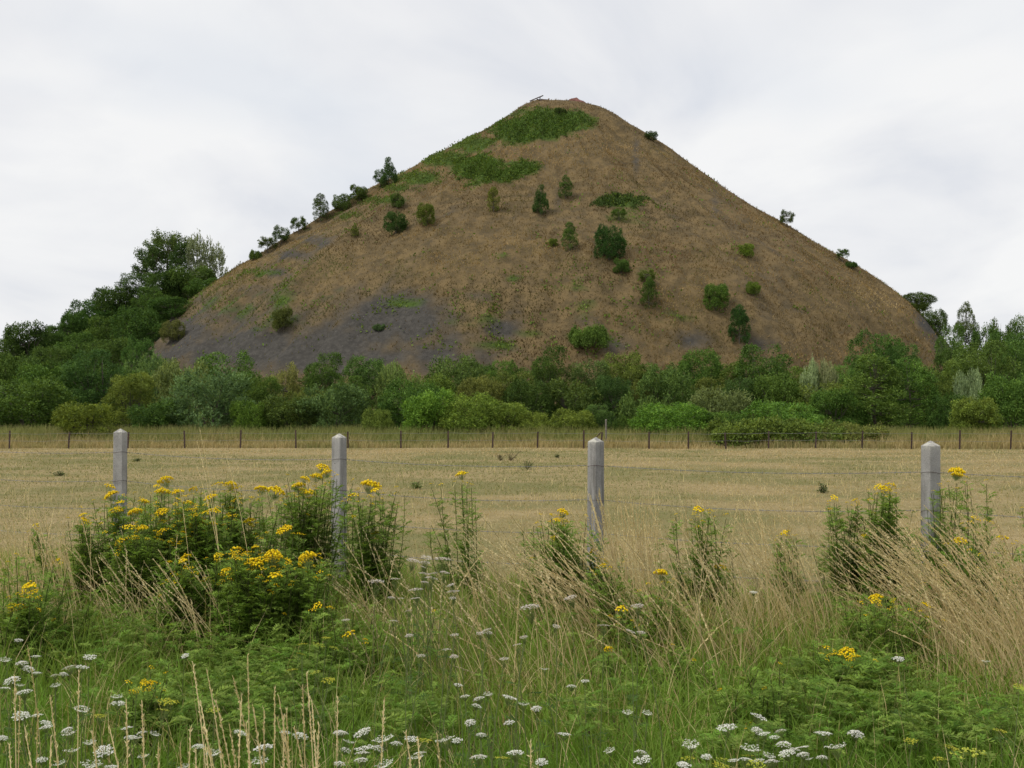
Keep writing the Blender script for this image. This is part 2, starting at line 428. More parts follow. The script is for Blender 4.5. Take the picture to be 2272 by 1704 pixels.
def hill_masks(X, Y, Z):
    px = CX + X / Y * F; py = HY - (Z - EYE) / Y * F
    front = sstep(YA + 25, YA + 5, Y)
    n = fbm(X * .35 + 20, (Y + Z) * .35, 21, 4) - .5
    n2 = fbm(X * .09, (Y - Z) * .09, 22, 3) - .5
    th = np.mod(np.arctan2(Y - YA, X - XA), 2 * np.pi)
    streak = fbm(th * 34, Z * .12, 33, 3) - .5                    # runs straight down the slope
    f_ = lambda B, k: np.clip((blob_mask(px, py, B) * front + n * k - .36) * 3.2, 0, 1)
    bare = np.clip((blob_mask(px, py, BARE) * front + n * .9 + streak * .6 + n2 * .25 - .24) * 1.4, 0, 1)
    low = np.clip(-.12 + n2 * 1.0 + n * .5 + streak * 1.0, 0, 1) * .75
    green = np.clip(f_(GREEN, .9), 0, 1)
    return np.maximum(bare, low), green, blob_mask(px, py, DARK) * front, blob_mask(px, py, PALE) * front
nT = 620
th = np.linspace(0, 2 * np.pi, nT, endpoint=False)
sel = np.arange(len(ZT))
w = .5 + .5 * np.cos(th)
Rm = LT[:, None] * (1 - w) + RT[:, None] * w + hill_warp(th[None], ZT[:, None])
seam = sstep(0, .12, th) * sstep(2 * np.pi, 2 * np.pi - .12, th)
Rm = np.maximum.accumulate(np.maximum(Rm, .05), axis=0)
X = XA + Rm * np.cos(th); Y = YA + Rm * np.sin(th); Z = ZT[:, None] + 0 * X
bare, green, dk, pl = hill_masks(X, Y, Z)
i, j = np.meshgrid(np.arange(len(ZT) - 1), np.arange(nT), indexing='ij')
q = np.stack([i * nT + j, (i + 1) * nT + j, (i + 1) * nT + (j + 1) % nT, i * nT + (j + 1) % nT], -1).reshape(-1, 4)
HV = np.stack([X, Y, Z], -1).reshape(-1, 3)
HV = np.vstack([HV, [[XA, YA, ZT[0]]]])
tri = np.stack([np.full(nT, len(HV) - 1), np.arange(nT), (np.arange(nT) + 1) % nT], -1)
hc = np.zeros((len(HV), 3)); hc[:-1, 0] = bare.ravel(); hc[:-1, 1] = green.ravel(); hc[:-1, 2] = dk.ravel()
def hill_material():
    m_, t, o = mat('shale_and_dry_grass')
    a = nd(t, 'ShaderNodeAttribute', attribute_name='Col'); s_ = nd(t, 'ShaderNodeSeparateColor', {0: a.outputs['Color']})
    g = nd(t, 'ShaderNodeNewGeometry'); v = g.outputs['Position']
    dry = mixc(t, ramp_(t, noise(t, v, .5, 6, .65), .35, .65), (0.100, 0.076, 0.040), (0.178, 0.128, 0.062))
    dry = mixc(t, ramp_(t, noise(t, v, 1.1, 4, .7), .5, .75, 0, .6), dry, (0.070, 0.058, 0.042))
    shale = mixc(t, ramp_(t, noise(t, v, 1.4, 6, .7), .35, .7), (0.054, 0.051, 0.046), (0.088, 0.082, 0.073))
    shale = mixc(t, ramp_(t, noise(t, v, 5, 2, .5), .70, .78), shale, (0.20, 0.18, 0.17))
    gr = mixc(t, noise(t, v, 1, 4), (0.04, 0.075, 0.015), (0.08, 0.12, 0.025))
    c = mixc(t, s_.outputs[0], dry, shale)
    c = mixc(t, s_.outputs[1], c, gr)
    b = nd(t, 'ShaderNodeBump', {'Strength': .7, 'Distance': .3, 'Height': noise(t, v, 2.0, 6, .7)})
    p = nd(t, 'ShaderNodeBsdfPrincipled', {'Base Color': c, 'Roughness': .95, 'Specular IOR Level': .1, 'Normal': b.outputs[0]})
    t.links.new(p.outputs[0], o.inputs[0]); return m_
tag(link('hill', mk_mesh('hill', HV, [q, tri], col=hc, mats=[hill_material()], smooth=True)), kind='structure')

# wooded shoulder
u = np.linspace(-150, 20, 86); v_ = np.linspace(140, 300, 81)
gx, gy = np.meshgrid(u, v_); gz = np.maximum(ridge_z(gx, gy) + (fbm(gx * .1, gy * .1, 5, 3) - .5) * 1.5, -2.5)
i, j = np.meshgrid(np.arange(80), np.arange(85), indexing='ij')
q = np.stack([i * 86 + j, i * 86 + j + 1, (i + 1) * 86 + j + 1, (i + 1) * 86 + j], -1).reshape(-1, 4)
tag(link('hillside', mk_mesh('hillside', np.stack([gx, gy, gz], -1).reshape(-1, 3), [q], mats=[plain('woodland_floor', (0.04, 0.05, 0.02), (0.09, 0.10, 0.035), 1.0, .95)], smooth=True)), kind='structure')

# dry grass tufts on the heap (nobody could count them)
def pick_hill(n, seed):
    r_ = np.random.default_rng(seed)
    z = 57 - 58.5 * np.sqrt(r_.random(n)); t_ = r_.uniform(np.pi * .93, np.pi * 2.07, n)
    w_ = .5 + .5 * np.cos(t_)
    zi = np.interp(-z, -ZT, np.arange(len(ZT)))
    rr = np.interp(zi, np.arange(len(ZT)), LT) * (1 - w_) + np.interp(zi, np.arange(len(ZT)), RT) * w_ + hill_warp(np.mod(t_, 2 * np.pi), z)
    return XA + rr * np.cos(t_), YA + rr * np.sin(t_), z, r_
x, y, z, r_ = pick_hill(230000, 5)
ba, gr, dk, pl = hill_masks(x, y, z)
thin = fbm(x * .16 + 7, (y + z) * .16, 35, 4)
keep = (r_.random(len(x)) > np.clip(ba * 1.25, 0, .95)) & (r_.random(len(x)) < .35 + 1.3 * sstep(.38, .62, thin)) & (r_.random(len(x)) > gr * .75)
x, y, z, ba, gr, dk, pl = (a[keep] for a in (x, y, z, ba, gr, dk, pl))
n = len(x)
c_str = np.array([0.280, 0.196, 0.088]); c_brn = np.array([0.142, 0.100, 0.048]); c_olv = np.array([0.118, 0.138, 0.044]); c_pal = np.array([0.38, 0.29, 0.155])
nn = (.55 * fbm(x * .055, (y + z) * .055, 31, 3) + .45 * fbm(x * .2, (y + z) * .2, 32, 3))[:, None]
k1 = np.clip(sstep(.44, .57, nn) + r_.normal(0, .25, (n, 1)), 0, 1)
col = c_brn * (1 - k1) + c_str * k1
kp = np.clip(pl[:, None] * 1.1 + r_.normal(-.12, .25, (n, 1)), 0, 1); col = col * (1 - kp) + c_pal * kp
kd = np.clip(dk[:, None] * 1.0, 0, .85); col = col * (1 - kd) + np.array([.125, .074, .042]) * kd
sparse = blob_mask(CX + x / y * F, HY - (z - EYE) / y * F, [(480, 640, 110, 60, 1.0), (650, 570, 150, 50, .6), (1250, 640, 220, 60, .35), (700, 640, 260, 60, .7), (560, 660, 220, 70, 1.0), (600, 720, 200, 60, .9), (420, 690, 120, 50, .9), (820, 610, 120, 35, .5), (1350, 470, 90, 40, .5), (1060, 690, 130, 60, .45), (1290, 690, 110, 40, .4)])
kg = np.clip(gr[:, None] * 1.1 + sparse[:, None] * 1.0 + r_.normal(-.05, .22, (n, 1)) + (fbm(x * .2, y * .2, 77, 3)[:, None] - .53) * 1.6, 0, 1)
col = col * (1 - kg) + c_olv * kg
col = col * (.82 + .60 * sstep(.34, .66, fbm(x * .045 + 3, (y + 1.6 * z) * .045, 36, 3)))[:, None]
mb = MB()
mb.blades(np.stack([x, y, z - .05], 1), r_.uniform(.16, .46, n), np.stack([r_.normal(.05, .5, n), r_.normal(-.15, .4, n), 0 * x], 1), r_.uniform(-.9, .9, n), r_.uniform(.06, .17, n), 1, col)
tag(link('dry_grass', mb.mesh('hill_dry_grass', [M_STRAW])), 'dry brown grass tufts covering the slopes of the spoil heap', 'grass', kind='stuff')

# low green weeds sprinkled over the heap
x, y, z, r_ = pick_hill(130000, 15)
ba, gr, dk, pl = hill_masks(x, y, z)
px, py = CX + x / y * F, HY - (z - EYE) / y * F
spots = blob_mask(px, py, [(1050, 690, 120, 60, .75), (1210, 620, 110, 40, .7), (1270, 670, 80, 60, .8), (880, 660, 90, 30, .7), (1060, 745, 110, 22, .95), (820, 705, 40, 12, .6), (1400, 600, 60, 60, .6), (1340, 450, 70, 30, .8), (1480, 680, 60, 40, .5), (1195, 525, 30, 15, .7), (560, 600, 80, 25, .8), (1600, 540, 30, 12, .4), (1735, 668, 22, 6, .9), (1290, 735, 90, 25, .9), (470, 660, 70, 40, .5), (1100, 555, 30, 10, .7), (770, 500, 20, 12, .6), (620, 690, 90, 30, .4)])
cl = fbm(x * .42, (y + z) * .42, 91, 3)
keep = (np.maximum(np.clip(gr * 1.2, 0, 1) * .55, spots * sstep(.5, .62, cl)) + .10 * sstep(.62, .68, cl)) > r_.random(len(x))
x, y, z = x[keep], y[keep], z[keep]; n = len(x)
mb = MB()
D = norm(r_.normal(0, 1, (n, 3)) + [0, -.5, .9])
cg = np.array([0.115, 0.185, 0.034]) * r_.uniform(.6, 1.35, (n, 1)) + np.array([.03, .01, 0]) * r_.random((n, 1))
mb.leaves(np.stack([x, y, z + r_.uniform(0, .35, n)], 1), D, norm(r_.normal(0, 1, (n, 3)) + [0, -.6, 1]), r_.uniform(.25, .5, n), r_.uniform(.16, .3, n), cg)
tag(link('green_weeds', mb.mesh('hill_weeds', [M_PLANT])), 'scattered low green weeds growing on the spoil heap slopes', 'weeds', kind='stuff')

# bramble mats on the heap: each one a thing
def bramble_patch(label, blobs, n, colr):
    a = np.array(blobs, float); pts = []
    r_ = np.random.default_rng(int(a[0, 0]))
    x, y, z, rr = pick_hill(60000, int(a[0, 0]) + 3)
    px, py = CX + x / y * F, HY - (z - EYE) / y * F
    m_ = blob_mask(px, py, [(b[0], b[1], b[2], b[3], 1.0) for b in blobs]) + (fbm(x * .5, (y + z) * .5, 8, 3) - .5) * .5
    k = m_ > rr.uniform(.22, .70, len(m_))
    x, y, z, m_ = x[k], y[k], z[k], m_[k]
    if len(x) == 0: return
    h = np.clip((m_ - .30) * .9, .05, .5) * .8
    reps = max(1, n // len(x) + 1)
    x, y, z, h = (np.repeat(q_, reps)[:n * 2] for q_ in (x, y, z, h))
    nn = len(x)
    P = np.stack([x + r_.normal(0, .25, nn), y + r_.normal(0, .25, nn), 0 * x], 1)
    P[:, 2] = hill_z(P[:, 0], P[:, 1]) + h * r_.random(nn) ** .6 * (.5 + fbm(x * .8, (y + z) * .8, 66, 2))
    c0 = P.mean(0); base = np.array([c0[0], c0[1], float(hill_z(c0[0], c0[1])[0])])
    mb = MB()
    c = np.array(colr) * r_.uniform(.55, 1.35, (nn, 1)) * (.6 + .8 * fbm(x * .6, (y + z) * .6, 44, 3)[:, None])
    mb.leaves(P - base, norm(r_.normal(0, 1, (nn, 3)) + [0, -.4, .5]), norm(r_.normal(0, .8, (nn, 3)) + [0, -.5, 1]), r_.uniform(.16, .34, nn), r_.uniform(.12, .24, nn), c)
    o = link('bramble_patch', mb.mesh('bramble_patch', [M_PLANT]), loc=base)
    tag(o, label, 'bramble', 'bramble mats on the heap')
bramble_patch('largest green bramble mat, just below the summit of the heap', [(1120, 284, 52, 22), (1175, 268, 62, 27), (1228, 262, 45, 21)], 13000, (.092, .160, .034))
bramble_patch('long green bramble strip running down the left skyline of the heap', [(1010, 308, 52, 15), (962, 345, 52, 15), (905, 385, 55, 13), (855, 408, 45, 10), (800, 438, 50, 9), (740, 468, 50, 8)], 10000, (.118, .168, .042))
bramble_patch('green bramble mat below the bare ledge on the upper left face', [(1035, 366, 52, 27), (1085, 378, 45, 14), (1132, 364, 28, 15)], 9000, (.100, .168, .034))
bramble_patch('small flat bramble mat on the upper right face of the heap', [(1337, 435, 45, 11)], 3000, (.072, .118, .032))

# red burnt shale hump on the summit, to the right of the scrap metal
hb = at(1238 * K, 240 * K, YA - 2.0)
u = np.linspace(0, 1, 14); t_ = np.linspace(0, 2 * np.pi, 28, endpoint=False)
prof = np.array([1, .99, .95, .88, .80, .71, .61, .51, .41, .31, .21, .11, .0, -.25])
rr = u[:, None] * np.where(np.cos(t_) > 0, 3.6, 1.7)[None] * (1 + .2 * (fbm(np.cos(t_) * 2 + 5, np.sin(t_) * 2 + 5, 2, 3)[None] - .5))
V = np.stack([rr * np.cos(t_), rr * np.sin(t_) * .8, prof[:, None] * 1.6 + 0 * rr + (fbm(rr * np.cos(t_) * 1.5 + 9, rr * np.sin(t_) * 1.5 + 9, 6, 4) - .5) * .7], -1).reshape(-1, 3)
i, j = np.meshgrid(np.arange(13), np.arange(28), indexing='ij')
q = np.stack([i * 28 + j, (i + 1) * 28 + j, (i + 1) * 28 + (j + 1) % 28, i * 28 + (j + 1) % 28], -1).reshape(-1, 4)
hb[2] = at(0, 241 * K, YA - 1)[2] + .62
tag(link('shale_mound', mk_mesh('shale_mound', V, [q], mats=[M_RED], smooth=True), loc=hb), 'small red burnt shale hump on the summit of the heap', 'mound')

# rusty scrap on the very top
sb = at(1172 * K, 226 * K, YA - 2)
sr = link('scrap_metal_frame', None, loc=sb)
tag(sr, 'rusty twisted iron frame lying on the summit of the heap', 'scrap metal')
def beam(name, a, b, w_, parent, mt=M_RUST):
    mb = MB(); mb.tube([a, (np.array(a) + b) / 2, b], w_, 4); return link(name, mb.mesh(name, [mt]), parent)
px2 = lambda x_, y_: at(x_, y_, YA - 2) - sb
z0 = lambda u_, v2: px2(1130 + u_ * .1085, 200 + v2 * .1085) + [0, -1.2, .12]
beam('long_rail', z0(415, 275), z0(690, 160), .10, sr)
beam('rail', z0(560, 235), z0(690, 285), .11, sr)
beam('rail', z0(620, 272), z0(800, 280), .22, sr)
beam('rail', z0(640, 245), z0(800, 255), .13, sr)
beam('upright', z0(800, 290), z0(808, 220), .10, sr)
beam('upright', z0(622, 250), z0(628, 180), .09, sr)
beam('upright', z0(645, 290), z0(640, 240), .12, sr)
beam('loose_bar', z0(780, 288), z0(865, 303), .09, sr)

# ---------------------------------------------------------------- trees and shrubs
ASPECT = {'round': .95, 'dome': 1.8, 'tall': 1.7, 'cone': 1.3, 'willow': 1.1, 'loose': 1.2, 'mound': .38}
def crown(kind, seed, n_twig=1500, per=7, leaf=.034):
    """crown of width about 1 and height ASPECT, stored with unit height"""
    r_ = np.random.default_rng(seed)
    asp = ASPECT[kind]
    env = {'round': lambda z: .5 * np.sqrt(np.clip(1 - ((z - .46) / .56) ** 2, 0, 1)),
           'dome': lambda z: .5 * np.sqrt(np.clip(1 - (np.clip(z - .68, 0, 1) / .33) ** 2, 0, 1)),
           'tall': lambda z: .5 * np.clip(np.sin(np.clip(z, 0, 1) ** .75 * np.pi) ** .6, 0, 1) * (1 - .25 * z),
           'cone': lambda z: .5 * np.clip(1.06 - z, 0, 1) ** .6 * sstep(-.12, .18, z),
           'willow': lambda z: .5 * np.sqrt(np.clip(1 - ((z - .38) / .6) ** 2, 0, 1)),
           'loose': lambda z: .5 * np.sqrt(np.clip(1 - ((z - .58) / .46) ** 2, 0, 1)),
           'mound': lambda z: .5 * np.sqrt(np.clip(1 - (z / 1.0) ** 2, 0, 1))}[kind]
    nl = {'round': 34, 'dome': 52, 'tall': 44, 'cone': 40, 'willow': 26, 'loose': 34, 'mound': 46}[kind]
    lr = r_.uniform(.085, .175, nl) * {'loose': .75, 'mound': .62, 'tall': .85, 'cone': .85}.get(kind, 1.0)
    zc = r_.random(nl) * {'mound': .8}.get(kind, 1.0)
    if kind == 'loose': zc = r_.uniform(.3, 1.0, nl)
    if kind == 'dome': zc = r_.random(nl) ** .75
    zc = lr / asp * .7 + zc * (1 - 1.7 * lr / asp)
    ang = np.arange(nl) * 2.39996 + r_.normal(0, .4, nl)
    rad = np.maximum(env(zc) - lr * .75, 0) * r_.uniform(.72, 1.10, nl)
    C = np.stack([rad * np.cos(ang), rad * np.sin(ang), zc * asp], 1)
    if kind != 'loose':
        C = np.vstack([C, [[0, 0, .35 * asp], [0, 0, .6 * asp]]]); lr = np.append(lr, np.array([.22, .18]) * min(1, asp))
    nl = len(C)
    pk = r_.choice(nl, n_twig, p=lr ** 2 / (lr ** 2).sum())
    d = norm(r_.normal(0, 1, (n_twig, 3)) + norm(np.c_[C[pk, :2], 0 * C[pk, :1]] + 1e-6) * .55 + [0, 0, .25])
    bump = .80 + .42 * r_.random(n_twig) ** 1.3
    if kind == 'loose': bump = r_.random(n_twig) ** .6 * 1.35
    P = C[pk] + d * (lr[pk] * bump)[:, None]
    dist = np.linalg.norm(P[:, None] - C[None], axis=2) / lr[None]
    k = (dist.min(1) > (.62 if kind != 'loose' else .0)) & (P[:, 2] > .0)
    P, d = P[k], d[k]
    P[:, 2] = np.clip(P[:, 2], .01, 1.02 * asp)
    C = C / [1, 1, asp]
    n = len(P)
    tw = np.clip(.5 + r_.normal(0, .17, n) + .5 * (fbm(P[:, 0] * 6 + 9, P[:, 2] * 6 + P[:, 1] * 4, seed, 2) - .5), 0, 1)
    mb = MB(); tint = []
    if kind == 'willow':       # upright narrow shoots with slim leaves
        up = P[:, 2] > .3 * ASPECT[kind]
        per_ = per + 2
        sd = norm(d * .45 + [0, 0, 1.0] + r_.normal(0, .22, (n, 3)))
        Ls = np.where(up, r_.uniform(.07, .17, n), .06)
        tt = r_.random((n, per_)) ** .8
        Q = P[:, None] + sd[:, None] * (Ls[:, None] * tt)[..., None] + r_.normal(0, .006, (n, per_, 3))
        D = norm(sd[:, None] + r_.normal(0, .55, (n, per_, 3)))
        L_ = leaf * 1.25 * r_.uniform(.7, 1.2, (n, per_)); W_ = L_ * .36
    else:
        per_ = per
        Q = P[:, None] + r_.normal(0, leaf * .62, (n, per_, 3))
        D = norm(d[:, None] * .7 + r_.normal(0, .75, (n, per_, 3)) + [0, 0, .12])
        L_ = leaf * r_.uniform(.65, 1.3, (n, per_)); W_ = L_ * r_.uniform(.5, .8, (n, per_))
    N = norm(r_.normal(0, .7, (n, per_, 3)) + d[:, None] * .8 + [0, 0, .7])
    mb.leaves(Q.reshape(-1, 3), D.reshape(-1, 3), N.reshape(-1, 3), L_.ravel(), W_.ravel())
    tv = np.clip(tw[:, None] + r_.normal(0, .13, (n, per_)), 0, 1)
    mb.v = [v_ / [1, 1, ASPECT[kind]] for v_ in mb.v]        # back to unit height; the object's scale restores it
    me = mb.mesh('crown_' + kind, [M_LEAF], tint=np.repeat(tv.ravel(), 4))
    # stems under that crown
    tb = MB()
    if kind in ('tall', 'loose', 'cone'):
        tb.tube([(0, 0, -.06), (.006, .004, .2), (-.008, .006, .5), (.004, 0, .8), (0, 0, .95)], [.026, .022, .015, .008, .003], 7)
        src = [(0.0, 0.0, z_) for z_ in (.2, .3, .4, .5, .6)]
    else:
        src = []
        for a_ in range(5):
            t0 = a_ * 1.256 + r_.normal(0, .2)
            e_ = np.array([math.cos(t0) * .13, math.sin(t0) * .13, .42 + r_.normal(0, .05)])
            tb.tube([(math.cos(t0) * .02, math.sin(t0) * .02, -.06), e_ * [.5, .5, .5], e_], [.014, .012, .008], 5)
            src.append(tuple(e_ * [.5, .5, .5])); src.append(tuple(e_))
    for c_ in C:
        s_ = min(src, key=lambda q_: np.linalg.norm(np.array(q_) - c_) + (2 if q_[2] > c_[2] else 0))
        s_ = np.array(s_); mid = (s_ + c_) / 2 + [0, 0, -.02]
        tb.tube([s_, mid, c_], [.008, .006, .002], 4)
    return me, tb.mesh('stems_' + kind, [M_BARK])

VAR = {}
for kd_, seeds, nt_, pr_, lf_ in (('round', (1, 2, 3, 4), 3000, 7, .029), ('dome', (21, 22, 23, 24), 4200, 7, .029), ('tall', (5, 6, 7), 2900, 7, .026), ('cone', (8, 9), 2600, 7, .029),
                                 ('willow', (10, 11, 12), 2000, 7, .034), ('loose', (13, 14), 1500, 7, .032), ('mound', (16, 17), 2800, 7, .027)):
    VAR[kd_] = [crown(kd_, s_, nt_, pr_, lf_) for s_ in seeds]

DKG, MDG, BRG, YLG, SLV, OLV, BLG = (.036, .076, .020), (.052, .100, .024), (.068, .135, .026), (.098, .145, .030), (.090, .135, .072), (.066, .100, .028), (.040, .085, .028)
_cnt = {}
def plant_tree(name, base, width, height, kind, colr, label, cat, group=None, zs=1.0):
    if kind == 'round' and height > 1.35 * width: kind = 'dome'
    _cnt[kind] = _cnt.get(kind, -1) + 1
    crown_me, stem_me = VAR[kind][_cnt[kind] % len(VAR[kind])]
    o = link(name, None, loc=base)
    o.rotation_euler = (0, 0, random.uniform(0, 6.28))
    o.scale = (width, width * random.uniform(.85, 1.05), height)
    tag(o, label, cat, group)
    j = [random.uniform(.82, 1.18), random.uniform(.9, 1.14)]
    cr = link('crown' if cat == 'tree' else 'foliage', crown_me, o)
    g_ = 1.78 * j[0]
    wr, wb = (1.08, .80) if colr[2] > .045 else (1.10, .76)
    cr.color = (colr[0] * g_ * wr * j[1], colr[1] * g_, colr[2] * g_ * wb, 1)
    link('trunk' if kind in ('tall', 'loose', 'cone') else 'stems', stem_me, o)
    return o
def tree_px(name, dx, top, w_, Yd, kind, colr, label, cat='shrub', group='shrubs and trees in the belt behind the field'):
    x = (dx * K - CX) / F * Yd
    zb = float(terrain(x, Yd)[0])
    zt = EYE - (top * K - HY) / F * Yd
    plant_tree(name, (x, Yd, zb - .03), w_ * K / F * Yd, max((zt - zb) * random.uniform(.91, 1.0), .5), kind, colr, label, cat, group)
T = tree_px
# front row just behind the far fence (displayed pixel x, top row, width, distance)
T('shrub', 187, 858, 128, 64.5, 'round', YLG, 'yellow-green bush standing alone in front of the belt, left of the leftmost concrete post')
T('shrub', 60, 800, 190, 70, 'round', MDG, 'broad mid green bush at the left edge, left of the yellow-green bush')
T('shrub', -20, 815, 110, 71, 'willow', SLV, 'grey-green willow bush cut by the left edge of the picture')
T('shrub', 342, 846, 130, 68, 'round', DKG, 'low dark bush just right of the leftmost concrete post')
T('willow_shrub', 452, 806, 180, 69, 'willow', (.075, .125, .06), 'big grey-green willow bush between the two left concrete posts')
T('shrub', 535, 856, 75, 67.5, 'round', BRG, 'small fresh green bush at the right foot of the big grey-green willow')
T('shrub', 632, 846, 150, 69, 'round', OLV, 'olive green bush left of the second concrete post')
T('willow_shrub', 722, 824, 160, 68.5, 'willow', (.055, .105, .045), 'upright green willow bush behind the second concrete post')
T('shrub', 812, 874, 66, 67, 'round', (.078, .115, .03), 'low yellowish bush right of the second concrete post')
T('shrub', 926, 828, 125, 67, 'round', BRG, 'pointed bright green bush right of the middle of the belt front')
T('shrub', 1016, 848, 135, 66.5, 'round', (.088, .135, .030), 'rounded yellow-green bush in the middle of the belt front')
T('shrub', 1095, 858, 110, 66.3, 'round', (.080, .130, .03), 'second rounded yellow-green bush, right of the middle one')
T('shrub', 1152, 884, 75, 66, 'round', (.085, .130, .03), 'low yellow-green bush left of the third concrete post')
T('shrub', 1234, 874, 95, 66, 'round', (.080, .125, .028), 'domed yellow-green bush beside the third concrete post')
T('shrub', 1292, 862, 62, 68, 'round', BLG, 'narrow dark green bush directly above the third concrete post')
T('shrub', 1360, 888, 80, 67.5, 'mound', MDG, 'low green bush just right of the tall wooden stake')
T('shrub', 1450, 862, 175, 66, 'round', BRG, 'broad bright green bush right of the tall wooden stake')
T('willow_shrub', 1553, 826, 130, 69, 'willow', (.105, .145, .066), 'silvery willow bush right of the broad bright green bush')
T('shrub', 1560, 880, 110, 66.5, 'round', MDG, 'green bush at the foot of the silvery willow bush')
T('shrub', 1690, 856, 165, 66, 'round', (.058, .115, .026), 'wide green bush with pale leaf tips above the bramble mounds')
T('bramble_mound', 1612, 886, 190, 62.0, 'mound', (.066, .108, .028), 'left bramble mound leaning on the far fence', 'bramble', 'bramble mounds on the far fence')
T('bramble_mound', 1735, 892, 180, 62.0, 'mound', (.068, .112, .03), 'middle bramble mound leaning on the far fence', 'bramble', 'bramble mounds on the far fence')
T('bramble_mound', 1845, 904, 150, 62.0, 'mound', (.075, .105, .035), 'right bramble mound on the far fence, nearest the rightmost concrete post', 'bramble', 'bramble mounds on the far fence')
T('birch_tree', 1888, 745, 175, 71, 'tall', (.052, .100, .026), 'tall green tree left of the rightmost concrete post', 'tree')
T('birch_tree', 1965, 762, 150, 72, 'tall', (.055, .105, .026), 'tall green tree directly above the rightmost concrete post', 'tree')
T('shrub', 1812, 820, 130, 70, 'round', MDG, 'green bush at the left foot of the two tall green trees')
T('tree', 2104, 848, 118, 64, 'loose', (.105, .145, .034), 'small yellow-green tree with a bare trunk, right of the rightmost concrete post', 'tree')
T('tree', 2104, 856, 100, 64.4, 'round', (.098, .140, .034), 'leafy yellow-green bush crowding the trunk of the small yellow-green tree', 'shrub')
T('shrub', 2190, 790, 120, 69, 'round', (.052, .105, .026), 'tall green bush at the right edge, right of the yellow-green tree')
T('shrub', 2050, 840, 90, 70, 'round', DKG, 'dark bush behind the yellow-green tree on its left')
T('shrub', 2260, 810, 120, 68, 'round', MDG, 'green bush cut by the right edge of the picture')
# second and third rows
T('shrub', 20, 745, 130, 92, 'round', DKG, 'dark rounded tree low at the left edge, behind the willow bush')
T('shrub', 105, 772, 150, 84, 'round', MDG, 'wide green bush behind the yellow-green bush on its left')
T('shrub', 205, 752, 125, 82, 'round', BLG, 'round dark bush above the yellow-green bush')
T('shrub', 285, 800, 100, 76, 'round', (.07, .11, .028), 'green bush above the leftmost concrete post')
T('willow_shrub', 310, 772, 130, 92, 'willow', (.07, .115, .045), 'pale willow bush at the lower left foot of the heap')
T('willow_shrub', 400, 768, 150, 80, 'willow', (.08, .125, .05), 'wide pale green willow bush behind the big grey-green willow')
T('shrub', 490, 745, 125, 84, 'round', (.044, .088, .023), 'dark rounded bush reaching up the shale at the left foot of the heap')
T('shrub', 570, 800, 85, 76, 'round', MDG, 'small green bush between the two left concrete posts in the second row')
T('shrub', 612, 780, 70, 84, 'loose', (.105, .13, .05), 'bush with pale creamy tops left of the second concrete post')
T('shrub', 705, 746, 90, 80, 'round', DKG, 'dark domed bush standing out against the grey shale')
T('shrub', 662, 830, 100, 74, 'round', OLV, 'olive bush in the gap below the dark domed bush')
T('shrub', 792, 766, 100, 84, 'round', BLG, 'blue-green bush right of the dark domed bush')
T('willow_shrub', 862, 768, 110, 82, 'willow', (.07, .12, .045), 'green willow bush against the grey shale, right of the blue-green bush')
T('shrub', 882, 800, 130, 74, 'round', (.042, .088, .022), 'dark glossy bush behind the pointed bright green bush')
T('shrub', 985, 760, 140, 88, 'round', (.05, .09, .03), 'wide green bush against the lower slope near the middle')
T('shrub', 1040, 798, 110, 76, 'round', (.072, .098, .032), 'brownish olive bush above the rounded yellow-green bushes')
T('shrub', 1105, 786, 105, 78, 'round', OLV, 'olive bush right of the brownish olive bush')
T('shrub', 1085, 762, 70, 92, 'round', MDG, 'small green bush on the toe of the slope near the middle')
T('shrub', 1192, 738, 84, 84, 'round', DKG, 'tall dark green bush at the middle of the heap foot')
T('shrub', 1142, 806, 110, 75, 'round', (.042, .08, .022), 'dark bush behind the low yellow-green bush')
T('shrub', 1245, 800, 140, 75, 'round', (.050, .085, .024), 'broad dark green bush above the domed yellow-green bush')
T('ivy_shrub', 1322, 806, 85, 74, 'round', (.030, .066, .022), 'very dark ivy-clad trunk right of the broad dark bush')
T('shrub', 1280, 770, 110, 86, 'round', (.060, .100, .036), 'grey-green bush on the toe of the slope, right of the tall dark bush')
T('shrub', 1346, 752, 95, 88, 'round', (.066, .108, .030), 'green bush on the toe of the slope above the ivy-clad trunk')
T('shrub', 1385, 812, 90, 78, 'round', (.070, .102, .032), 'olive bush right of the ivy-clad trunk')
T('shrub', 1440, 784, 125, 77, 'round', (.045, .088, .028), 'dark bush with pale climbing tops right of centre')
T('shrub', 1400, 846, 150, 71, 'mound', (.042, .085, .026), 'low dark green thicket behind the broad bright green bush')
T('shrub', 1512, 748, 100, 82, 'round', MDG, 'bushy green tree right of centre at the heap foot')
T('ivy_shrub', 1602, 802, 85, 76, 'round', (.028, .064, .021), 'dark hanging ivy mass above the silvery willow bush')
T('shrub', 1540, 800, 90, 79, 'round', OLV, 'olive bush left of the dark hanging ivy mass')
T('shrub', 1645, 744, 120, 84, 'round', (.046, .094, .024), 'green bush at the heap foot below the cone-shaped tree')
T('shrub', 1672, 798, 120, 75, 'round', (.056, .105, .026), 'green bush above the wide bush with pale leaf tips')
T('willow_shrub', 1748, 776, 50, 75, 'willow', (.155, .195, .125), 'left of two silver-leaved poplar saplings', 'shrub')
T('willow_shrub', 1786, 778, 46, 75, 'willow', (.150, .190, .120), 'right of two silver-leaved poplar saplings', 'shrub')
T('shrub', 1768, 812, 120, 74, 'round', (.066, .110, .030), 'green bush under the silver-leaved poplar saplings')
T('shrub', 1830, 772, 100, 80, 'round', (.056, .108, .030), 'green bush right of the silver-leaved poplar saplings')
T('tree', 1890, 694, 115, 96, 'round', DKG, 'dark round tree above the tall green trees on the right', 'tree')
